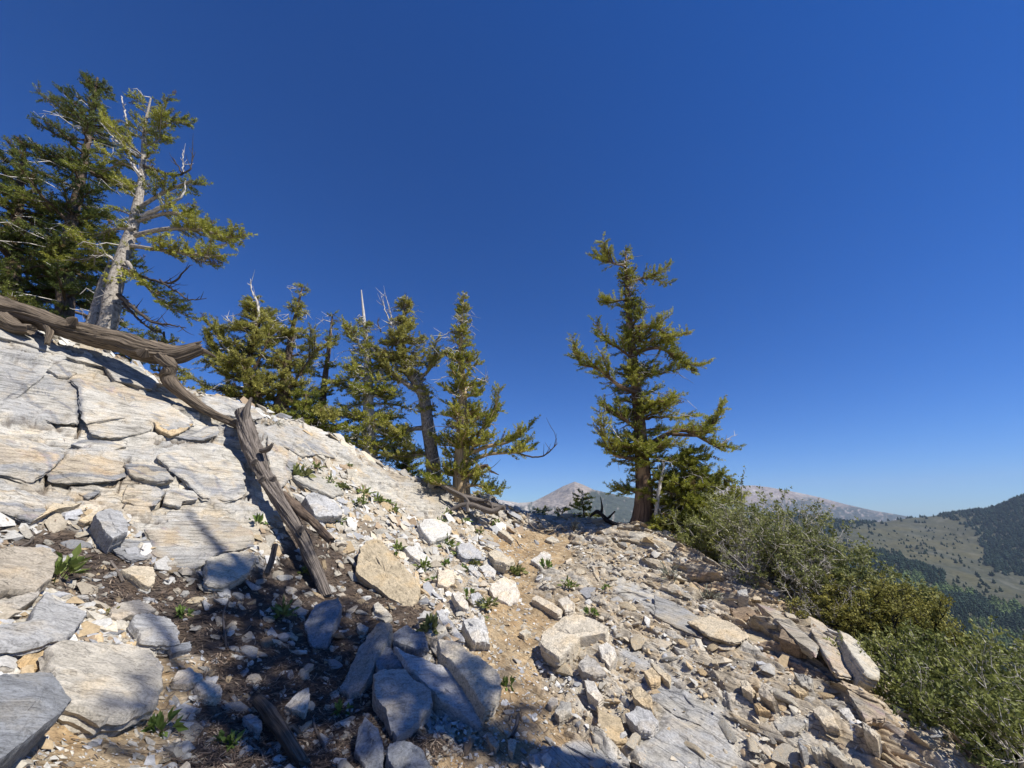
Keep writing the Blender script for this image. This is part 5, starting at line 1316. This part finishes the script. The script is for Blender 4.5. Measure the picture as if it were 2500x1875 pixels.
tree('pale splintered snag standing close behind the leaning pine', [(225,800,7.75,.13),(240,740,7.8,.10),(250,690,7.8,.07),(268,640,7.85,.02)], 'pale', [(0.5,.1,.1),(.9,.1,.1)], 0, 14, deadtwig=3, kind='dead_tree')
tree('low olive pine peeping out under the fallen trunk', [(410,1010,8.2,.08),(405,900,8.3,.05),(400,810,8.3,.02)], 'bark', [(0,1.2,.7),(.5,1.0,.6),(1,.3,.3)], 34, 15, 'light', dens=1.0, brush=(.13,.045), deadtwig=8)
# round group behind the outcrop
tree('round-headed pine with bleached forked branches behind the outcrop', [(612,1020,10.2,.24),(618,960,10.2,.20),(600,890,10.2,.13),(625,810,10.2,.07),(615,730,10.2,.03)], 'bark',
     [(.25,.9,1.0),(.4,1.5,1.1),(.6,1.45,1.0),(.78,1.0,.95),(.92,.55,.7),(1,.1,.25)], 125, 21, 'light', 'pines behind the outcrop', dens=1.25, brush=(.12,.055), per=28, deadtwig=46,
     limbs=[[(600,900,10.1,.06),(560,850,9.9,.04),(525,800,9.8,.015)], [(605,920,10.1,.05),(555,890,9.9,.03),(510,830,9.8,.012)], [(620,900,10.2,.05),(650,840,10.1,.03),(665,760,10.1,.012)]],
     bare=[[(605,790,9.9,.03),(630,780,9.9,.035),(628,740,9.9,.03),(615,710,9.9,.02),(611,680,9.9,.006)], [(600,805,9.8,.03),(570,790,9.7,.02),(548,770,9.7,.006)], [(560,860,9.7,.025),(535,830,9.7,.02),(524,800,9.7,.008)]])
tree('slender pale-topped pine right of the round-headed pine', [(672,1030,10.4,.22),(690,980,10.4,.20),(700,900,10.4,.12),(715,800,10.4,.06),(738,700,10.4,.02)], 'bark',
     [(.1,.8,1.1),(.3,.9,1.3),(.5,.7,1.15),(.68,.45,.75),(.85,.35,.42),(1,.1,.15)], 120, 22, 'light', 'pines behind the outcrop', dens=1.25, brush=(.12,.055), per=28, deadtwig=34,
     limbs=[[(700,960,10.2,.05),(740,900,10.0,.03),(775,850,9.9,.012)], ([(690,1000,10.2,.05),(750,1000,10.0,.03),(810,1020,9.8,.012)], 1.5)])
tree('narrow dark pine at the right of the round-headed group', [(780,1080,11.0,.14),(790,950,11.0,.09),(803,850,11.0,.06),(812,768,11.0,.02)], 'bark',
     [(.05,1.0,1.0),(.3,.9,.9),(.55,.45,.35),(.8,.3,.28),(1,.12,.12)], 80, 23, 'dark', 'pines behind the outcrop', dens=1.1, brush=(.14,.042), deadtwig=10)
tree('low dark pine skirt between the round-headed pine and the outcrop', [(760,1100,10.0,.1),(755,1030,10.0,.06),(745,960,10.0,.02)], 'bark', [(.1,1.0,.9),(.5,.9,.8),(1,.3,.3)], 70, 24, 'dark', 'pines behind the outcrop', dens=1.3, deadtwig=8)
tree('small shaggy pine left of the thick stems of the round-headed pine', [(560,1010,10.6,.07),(555,920,10.6,.05),(548,860,10.6,.02)], 'bark', [(.2,.7,.4),(.6,.7,.4),(1,.2,.2)], 22, 25, 'dark', 'pines behind the outcrop', dens=.8, deadtwig=10)
# middle group
tree('pine with a bare bleached spike for a top', [(905,1190,10.6,.20),(900,1000,10.6,.16),(898,880,10.6,.10),(890,790,10.6,.05),(882,708,10.6,.015)], 'dead',
     [(.03,.8,1.0),(.2,1.0,1.3),(.4,.9,1.3),(.55,.8,.8),(.68,.55,.35),(.8,.25,.15),(.84,.1,.1)], 150, 31, 'olive', 'middle pines', dens=1.25, brush=(.15,.045), deadtwig=75, droop=-.22,
     limbs=[[(895,930,10.5,.04),(860,920,10.4,.03),(825,940,10.3,.012)], [(895,860,10.5,.03),(868,830,10.4,.02),(842,795,10.3,.01)]])
tree('crooked pine with a curved bare trunk and ragged top', [(1062,1200,10.6,.22),(1056,1120,10.6,.19),(1045,1040,10.6,.18),(1035,970,10.6,.17),(1018,935,10.6,.16),(995,900,10.6,.13),(980,860,10.6,.10),(985,790,10.6,.05),(990,730,10.6,.015)], 'shade',
     [(.35,.25,.2),(.55,.35,.3),(.66,.6,.75),(.75,.75,.9),(.82,.45,.6),(.92,.3,.35),(1,.15,.2)], 130, 32, 'light', 'middle pines', dens=1.2, brush=(.11,.045), deadtwig=50,
     limbs=[([(1030,960,10.6,.09),(1000,942,10.5,.08),(975,925,10.4,.06),(950,900,10.3,.03),(930,870,10.3,.015)], 1.2), ([(1040,1045,10.6,.08),(1005,1048,10.5,.06),(975,1062,10.4,.03),(945,1040,10.3,.015)], 1.2), [(1020,930,10.6,.06),(1050,900,10.5,.04),(1068,860,10.5,.012)], ([(1000,900,10.6,.06),(965,880,10.5,.04),(930,890,10.4,.015)], 1.3), [(1060,1110,10.6,.04),(1010,1110,10.5,.03),(985,1120,10.5,.01)]],
     bare=[([(985,830,10.5,.03),(955,790,10.4,.025),(940,755,10.4,.015),(930,718,10.4,.005)], 'dead'), ([(960,800,10.4,.02),(950,750,10.4,.012),(942,722,10.4,.005)], 'dead'), ([(988,790,10.5,.02),(985,750,10.5,.016),(992,715,10.5,.005)], 'darktwig'), ([(930,810,10.4,.02),(922,785,10.4,.014),(924,775,10.4,.005)], 'darktwig')])
tree('steeple-shaped pine with golden bare wood at its foot', [(1128,1225,10.0,.26),(1125,1180,10.0,.22),(1128,1080,10.0,.18),(1130,960,10.0,.12),(1125,850,10.0,.07),(1132,722,10.0,.015)], 'gold',
     [(.08,.95,.65),(.2,.95,.8),(.35,.65,.95),(.5,.55,.6),(.62,.5,.5),(.72,.38,.42),(.85,.22,.24),(1,.08,.08)], 190, 33, 'olive', 'middle pines', dens=1.2, brush=(.13,.042), deadtwig=70, topup=.18, depth=.9,
     limbs=[([(1140,1110,9.9,.06),(1190,1090,9.8,.05),(1240,1080,9.7,.03),(1275,1060,9.6,.012)], 1.1), ([(1140,1090,9.9,.05),(1180,1050,9.8,.03),(1215,985,9.7,.012)], 1.0), ([(1140,1130,9.9,.05),(1190,1110,9.8,.04),(1250,1105,9.6,.02),(1285,1095,9.6,.01)], 1.0), [(1130,1190,9.9,.04),(1165,1185,9.7,.03),(1190,1200,9.6,.012)], [(1130,1195,9.9,.04),(1080,1185,9.7,.03),(1050,1180,9.6,.012)]],
     bare=[([(1240,1100,9.65,.022),(1285,1112,9.6,.022),(1320,1115,9.55,.02),(1345,1100,9.5,.015),(1358,1078,9.5,.009),(1352,1052,9.5,.004)], 'darktwig'), ([(1140,1155,9.9,.05),(1165,1143,9.8,.05),(1188,1138,9.75,.045),(1200,1150,9.7,.03),(1218,1160,9.65,.01)], 'stripe'), ([(1165,925,9.9,.02),(1185,930,9.85,.014),(1195,920,9.8,.005)], 'dead')])
tree('dark low pine filling the gap between the middle pines', [(985,1190,11.6,.1),(990,1120,11.6,.07),(985,1040,11.6,.02)], 'bark', [(.1,.8,.8),(.6,.6,.6),(1,.2,.2)], 85, 34, 'dark', 'middle pines', dens=1.4, deadtwig=14)
# tall pine
tree('tall ragged pine with striped red-brown trunk beside the trail crest', [(1568,1300,9.8,.44),(1570,1265,9.8,.27),(1572,1200,9.8,.205),(1565,1080,9.8,.165),(1553,940,9.8,.14),(1540,820,9.8,.105),(1530,700,9.8,.07),(1527,612,9.8,.02)], 'stripe',
     [(.13,.8,.4),(.18,.9,.9),(.28,1.0,1.7),(.37,.45,1.45),(.45,.9,1.3),(.51,.55,1.2),(.57,.2,.8),(.62,.12,1.15),(.69,.2,1.0),(.74,.2,.6),(.80,.4,.2),(.86,.2,.45),(.92,.28,.2),(1,.08,.1)], 250, 41, 'olive', dens=1.25, brush=(.15,.045), depth=.75, deadtwig=46, seg=32,
     limbs=[([(1555,960,9.7,.07),(1510,940,9.5,.05),(1460,900,9.4,.035),(1420,890,9.3,.02),(1405,860,9.3,.01)], 1.5), ([(1550,880,9.7,.04),(1510,850,9.6,.03),(1475,830,9.6,.01)], 1.1), ([(1570,1060,9.7,.06),(1520,1020,9.5,.04),(1470,985,9.4,.015)], 1.2),
            ([(1565,1120,9.7,.05),(1500,1110,9.5,.04),(1465,1060,9.4,.015)], .8), ([(1575,1090,9.7,.08),(1660,1050,9.4,.05),(1730,1080,9.3,.03),(1765,1100,9.2,.012)], 1.1), ([(1640,1060,9.4,.05),(1720,1060,9.3,.035),(1745,1020,9.3,.02),(1765,985,9.3,.01)], 1.1),
            ([(1545,860,9.7,.06),(1610,850,9.5,.04),(1660,880,9.4,.025),(1695,905,9.3,.01)], 1.6), ([(1540,800,9.7,.05),(1600,800,9.5,.035),(1640,830,9.4,.012)], 1.4), ([(1535,690,9.7,.03),(1565,680,9.6,.025),(1598,675,9.5,.01)], 1.2), ([(1528,650,9.7,.03),(1490,640,9.6,.02),(1470,615,9.6,.008)], 1.2), ([(1530,730,9.7,.03),(1505,735,9.6,.02),(1485,728,9.6,.01)], 1.2)],
     bare=[([(1545,800,9.6,.03),(1552,770,9.55,.025),(1545,740,9.55,.018),(1538,725,9.6,.01)], 'darktwig'), ([(1600,1260,9.4,.05),(1612,1180,9.35,.04),(1622,1130,9.35,.02)], 'dead'), ([(1520,1080,9.4,.02),(1490,1040,9.35,.015),(1478,1010,9.35,.006)], 'dead'), ([(1750,1090,9.2,.014),(1780,1070,9.2,.009),(1800,1060,9.2,.004)], 'dead')])
tree('bushy low pine spreading right from the foot of the tall pine', [(1640,1320,9.5,.16),(1650,1260,9.5,.12),(1665,1180,9.5,.07),(1680,1100,9.5,.02)], 'bark', [(.05,.6,1.45),(.35,.7,1.35),(.65,.6,1.0),(.9,.4,.6),(1,.25,.35)], 130, 42, 'olive', dens=1.25, brush=(.14,.045), deadtwig=70, droop=-.2, inner=.1,
     limbs=[([(1670,1260,9.3,.04),(1740,1240,9.1,.03),(1790,1225,9.0,.012)], 1.2), ([(1670,1240,9.3,.04),(1735,1205,9.2,.03),(1760,1165,9.1,.02),(1775,1180,9.1,.01)], .8)])
for (bx, by, tx, ty, Y, w, lab, sd) in [(1428,1282,1420,1200,11.2,.55,'small bushy sapling against the distant peak left of the tall pine',51), (1368,1275,1375,1240,11.5,.28,'tiny sapling beside the small bushy sapling',52), (1318,1262,1332,1236,11.6,.25,'tiny sapling on the crest nearest the grey roots',53)]:
    h = (by - ty) / F * Y
    tree(lab, [(bx, by, Y, .03), ((bx + tx) / 2, (by + ty) / 2, Y, .02), (tx, ty, Y, .008)], 'bark', [(.05, w * .8, w), (.5, w * .7, w * .7), (1, .08, .08)], 26 if w > .4 else 12, sd, 'dark', dens=1.1, brush=(.11,.04), deadtwig=3, kind='sapling', seg=6)
# pines just outside the picture on the right: they throw the shade across the lower left
def outside_pine(x, y, h, seed, label, w=1.0):
    z = float(base_h(np.array([x]), np.array([y]))[0])
    global P
    keep = P
    pts = [(x, y, z), (x + .05 * h, y, z + .35 * h), (x + .02 * h, y + .1, z + .7 * h), (x, y, z + h)]
    table = {k: np.array(p) for k, p in enumerate(pts)}
    P = lambda a, b, c: table[a]
    try:
        tree(label, [(0, 0, 0, .28), (1, 0, 0, .2), (2, 0, 0, .12), (3, 0, 0, .03)], 'bark', [(.72, .7 * w, .7 * w), (.77, 1.7 * w, 1.7 * w), (.82, 1.6 * w, 1.5 * w), (.88, .4, .4)], int(70 * w), seed, 'dark', dens=.8, brush=(.18, .06), per=14, nw=.016, deadtwig=10)
    finally:
        P = keep
for (tx, ty, H_, w_, sd, lab) in [(620, 1500, 10.5, .7, 61, 'pine beside the photographer shading the stones at lower left'), (600, 1860, 10.0, .55, 62, 'pine just behind the photographer shading the bottom left litter'), (890, 1690, 10.5, .75, 63, 'slimmer pine beside the photographer shading the heap of blue-grey stones')]:
    g_ = hitf(tx, ty, base_fast); s_ = (H_ - g_[2]) / SDIR.z
    cx_, cy_ = g_[0] + SDIR.x * s_, g_[1] + SDIR.y * s_
    gz_ = float(base_h(np.array([cx_]), np.array([cy_]))[0])
    outside_pine(cx_, cy_, (H_ - gz_) / .78, sd, lab, w_)
# ------------------------------------------------------------------ shrubs and small plants
def leaf_quads(base, direc, L, W, tint, rng, fold=.25):
    B = len(base); D = unit(direc); S = unit(np.cross(D, rng.normal(0, 1, (B, 3)) + np.array([0, 0, 1.2]))); U = np.cross(S, D)
    L = L[:, None]; W = W[:, None]
    a = base; b = base + D * L * .45 + S * W + U * W * fold; c = base + D * L; d = base + D * L * .45 - S * W + U * W * fold
    V = np.stack([a, b, c, d], 1).reshape(-1, 3); f = (np.arange(B) * 4)[:, None] + np.arange(4)[None]
    return V, np.concatenate([f[:, [0, 1, 2]], f[:, [0, 2, 3]]]), np.repeat(tint, 4, 0)

def shrub(label, px, py, Y, w, h, seed, leaf=(.03, .010), cols=((.10, .13, .04), (.22, .26, .09)), n_stem=26, leaves=1.0, twigmat='dead', lean=(0, 0), up=.9, name='shrub', bare_share=.12, group=None, dz=0.0, tw=1.0):
    rng = np.random.default_rng(seed); rg = random.Random(seed)
    root = P(px, py, Y); gz = float(Hf(root[:1], root[1:2])[0]); root[2] = min(root[2], gz + .1) + dz
    T = thing(name, root, label, 'shrub', group); wb = Buf()
    LB, LD, LT = [], [], []
    c0, c1 = np.array(cols[0]), np.array(cols[1])
    def grow(p, d, L, r, lvl, leafy):
        n = 5 if lvl < 2 else 3
        pts = [p]; q = p.copy(); dd = d.copy()
        for k in range(n):
            dd = unit(dd + rng.normal(0, .17, 3) + np.array([0, 0, .05 if lvl else .0]))
            q = q + dd * (L / n); pts.append(q)
        rr = np.linspace(r, r * .45, len(pts))
        tube(wb, np.array(pts), rr, 5 if lvl == 0 else 3, cap=False)
        if lvl < 3:
            for k in range({0: 5, 1: 5, 2: 4}[lvl]):
                j = rg.randrange(1, len(pts)); e = unit(dd * .6 + rng.normal(0, .62, 3) + np.array([0, 0, .22]))
                grow(pts[j], e, L * rg.uniform(.38, .62), r * .5, lvl + 1, leafy)
        if lvl >= 2 and leafy:
            cc = c0 + (c1 - c0) * rg.random()
            for k in range(int(8 * leaves) if lvl == 3 else 2):
                j = rg.randrange(1, len(pts)); LB.append(pts[j] + rng.normal(0, .012, 3)); LD.append(unit(dd * .5 + rng.normal(0, .7, 3) + np.array([0, 0, .3]))); LT.append(cc * rg.uniform(.75, 1.3))
    for i in range(n_stem):
        ph = rg.uniform(0, 6.28); ra = math.sqrt(rg.random()) * .25
        b0 = np.array([math.cos(ph) * w * ra, math.sin(ph) * w * ra, -.05])
        d = unit(np.array([math.cos(ph) * w * rg.uniform(.2, 1.0) + lean[0], math.sin(ph) * w * rg.uniform(.2, 1.0) + lean[1], h * up * rg.uniform(.5, 1.2)]))
        grow(b0, d, math.hypot(w, h) * rg.uniform(.45, .72), .013 * tw * (1 + h * .3), 0, rg.random() > bare_share)
    link('branches', wb.mesh('branches', MW[twigmat]), T)
    if LB:
        LB = np.array(LB); m = len(LB)
        V, f, c = leaf_quads(LB, np.array(LD), rng.uniform(.7, 1.3, m) * leaf[0], rng.uniform(.7, 1.2, m) * leaf[1], np.array(LT), rng)
        link('foliage', mesh_np('foliage', V, f, MLEAF, False, c), T)
    return T
G1 = ((.15, .17, .05), (.31, .32, .13)); G2 = ((.17, .19, .05), (.36, .37, .12)); GY = ((.18, .175, .04), (.36, .33, .085)); GD = ((.10, .12, .035), (.23, .25, .07))
shrub('tall olive-green shrub on the cliff edge in front of the far slope', 1895, 1400, 7.0, 1.1, 1.25, 1, (.042, .013), G1, 30, 1.6, lean=(-.1, 0))
shrub('light green wispy shrub joining the low pine to the tall shrub', 1780, 1380, 8.2, .85, .85, 2, (.046, .014), G2, 24, 1.5)
shrub('tangle of bare grey twigs hugging the cliff edge under the tall shrub', 1905, 1430, 6.5, .75, .6, 3, (.03, .01), G1, 30, .5, bare_share=.85, tw=1.2)
shrub('leafy green shrub right of the bare grey twigs', 2050, 1480, 6.1, .75, .95, 4, (.050, .018), G1, 22, 1.5, bare_share=.2)
shrub('small dry shrub clinging where the cliff edge steepens', 2040, 1560, 5.6, .5, .5, 5, (.03, .01), G1, 18, .5, bare_share=.6)
shrub('small wispy shrub in front of the rounded yellow-green bush', 2230, 1640, 4.8, .5, .45, 6, (.030, .010), G1, 20, 1.2)
shrub('large leafy shrub with pale stems in the lower right', 2430, 1830, 4.0, .85, .85, 7, (.032, .011), G2, 34, 1.5, bare_share=.08)
shrub('leafy shrub with bright tips at the right edge', 2600, 1830, 3.9, .9, .8, 8, (.032, .011), G2, 32, 1.5, bare_share=.08)
shrub('dense dark green shrub at the bottom right corner', 2560, 1930, 3.4, .9, .75, 9, (.032, .012), GD, 34, 1.5, bare_share=.05)
shrub('olive shrub between the cliff edge and the large leafy shrub', 2290, 1740, 4.3, .5, .55, 10, (.029, .010), GD, 24, 1.5)
shrub('tall thin shrub with long arching pale shoots on the right', 2370, 1770, 4.6, .6, 1.05, 11, (.036, .013), G2, 14, 1.1, bare_share=.15, up=1.4)
shrub('broad olive shrub filling the right edge half way down', 2530, 1730, 5.0, .8, .65, 12, (.030, .010), GD, 34, 1.6)
shrub('low green shrub creeping over the lower cliff edge', 2400, 1890, 3.4, .4, .4, 13, (.028, .010), GD, 22, 1.3)
shrub('rounded yellow-green bush with black crooked limbs below the cliff edge', 2160, 1590, 5.2, .55, .85, 71, (.026, .010), GY, 34, 2.2, twigmat='char', bare_share=.03, tw=1.5)

def plant_mesh(seed, n=14, L=.075, W=.018, col=((.09, .15, .03), (.20, .28, .07))):
    rng = np.random.default_rng(seed); st = Buf(); LB, LD, LL, LT = [], [], [], []
    for i in range(n):
        ph = rng.uniform(0, 6.28); el = rng.uniform(.25, 1.2); d = np.array([math.cos(ph) * math.cos(el), math.sin(ph) * math.cos(el), math.sin(el)])
        s = rng.uniform(.02, .11); p = d * s
        tube(st, np.array([[0, 0, -.02], p * .6, p]), [.0022, .0018, .0012], 3, cap=False)
        for k in range(3):
            LB.append(p * rng.uniform(.5, 1)); LD.append(unit(d + rng.normal(0, .5, 3))); LL.append(L * rng.uniform(.6, 1.15)); c = rng.random(); LT.append(np.array(col[0]) * (1 - c) + np.array(col[1]) * c)
    LB, LD, LL, LT = map(np.array, (LB, LD, LL, LT))
    V, f, c = leaf_quads(LB, LD, LL, LL * W / L, LT, rng, .35)
    return mesh_np('leaves', V, f, MLEAF, False, c), st.mesh('stems', MW['bark'])
PM = [plant_mesh(k, [10, 16, 22, 8][k], .075, .018, [((.09, .15, .03), (.20, .28, .07)), ((.10, .15, .035), (.24, .28, .08)), ((.11, .14, .04), (.27, .27, .10)), ((.14, .15, .05), (.30, .26, .10))][k]) for k in range(4)]
GM = plant_mesh(9, 30, .07, .004, ((.22, .23, .17), (.34, .35, .28)))
plants = [ # px, py, size, kind, label
 (148,1385,2.1,1,'bright green leafy plant beside the streaked slab on the left edge'), (440,1492,1.2,0,'small green plant in shade beyond the dull grey stone'), (690,1490,1.7,1,'green plant left of the dark blue upright stone'), (264,1492,.8,3,'single upright dark green leaf cluster near the left'),
 (385,1772,1.3,0,'green sprig on tan dirt below the pale slab'), (555,1805,1.5,0,'green sprout among shaded stones near the bottom'), (628,1268,1.5,0,'yellow-green leaves in the shadow of the slanting trunk'), (748,1385,1.5,1,'green plant against the foot of the slanting trunk'), (728,1150,1.7,2,'green clump in the hollow under the overhanging slab'),
 (770,1130,1.2,1,'small clump right of the hollow under the overhang'), (800,1172,1.3,1,'green clump above the big white boulder'), (835,1178,1.4,2,'green clump beside the upright cream shard'), (818,1190,1.0,0,'little sprig on the pale slab of the upper slope'), (888,1190,1.6,1,'tall green tuft at the edge of the smooth upper slab'), (880,1220,1.2,1,'low tuft below the tall green tuft'),
 (850,1130,1.0,1,'tiny plant high on the slope by the outcrop edge'), (925,1215,1.1,1,'left plant of a pair on the upper rubble'), (948,1218,1.1,0,'right plant of a pair on the upper rubble'), (960,1240,1.1,1,'plant just below the pair on the upper rubble'), (825,1262,1.1,1,'small plant under the big white boulder'), (972,1330,1.2,1,'green tuft above the tilted tan plate'), (965,1350,.9,0,'sprig right of the tip of the tilted tan plate'),
 (1035,1372,1.4,1,'green tuft among white stones left of the trail'), (1095,1322,1.5,1,'green tuft between the large white block and the trail'), (1120,1345,1.5,1,'green tuft next to the bright rounded stone'), (1088,1370,1.0,0,'sprig left of the smooth white hump'), (1155,1362,1.5,2,'wide green clump left of the trail above the smooth white hump'), (1135,1384,.9,0,'faint sprig on the white hump'), (1065,1405,1.1,0,'sprig beside the cleft white block'),
 (1195,1365,.9,0,'sprig in front of the wedge of cream rock'), (1255,1378,2.0,2,'large green clump at the left side of the trail bend'), (1335,1372,1.4,0,'green plant at the right side of the lone white block'), (1190,1462,1.7,2,'green clump left of the rounded white block'), (1140,1445,1.1,0,'sprig between the white stones'), (1180,1505,.9,0,'little sprig above the square-cut block'), (1050,1528,1.7,2,'bright green clump left of the square-cut pale block'), (1170,1290,1.1,1,'plant near the top left of the trail'),
 (1075,1270,1.2,1,'plant below the grey roots on the rubble'), (1095,1245,1.1,1,'plant left of the grey roots'), (1140,1265,1.0,0,'dry sprig below the grey roots'), (1210,1268,1.0,0,'sprig right of the grey roots'), (1390,1420,1.4,1,'green plant on the rubble right of the trail'), (1445,1490,1.1,0,'small plant beside the great cream boulder'), (1145,1672,1.3,0,'green sprout on the shaded cream boulder'), (1238,1665,1.0,0,'sprout at the right of the rounded cream boulder'), (828,1725,1.3,0,'green sprout in deep shade at the bottom of the picture'), (1000,1750,.9,3,'dim sprout under the shaded heap'), (1480,1425,.9,0,'sprig at the top of the smooth grey bedrock'),
 (1640,1395,1.7,9,'grey-green grass tuft on the upper right slope'), (1730,1438,2.0,9,'pale grass tuft in the middle of the right slope'), (1400,1275,1.6,9,'pale grey tuft beside the sapling on the crest'), (670,1022,1.6,9,'grass tuft at the foot of the round-headed pines')]
for i, (px, py, s, k, lab) in enumerate(plants):
    p = hit(px, py + 12 * s)
    mm = GM if k == 9 else PM[k]
    T = thing('grass_tuft' if k == 9 else 'green_plant', (p[0], p[1], p[2]), lab, 'grass' if k == 9 else 'plant', 'grass tufts on the slope' if k == 9 else 'green plants between the stones')
    rz = i * 1.7; D = math.hypot(p[0], p[1]); q = s * .66 + s * .095 * max(0, D - 3.5)
    T.rotation_euler = (0, 0, rz); T.scale = (q * (1 + .25 * math.sin(i * 5)), q, q * (1 + .3 * math.sin(i * 3.3)))
    link('leaves', mm[0], T); link('stems', mm[1], T)
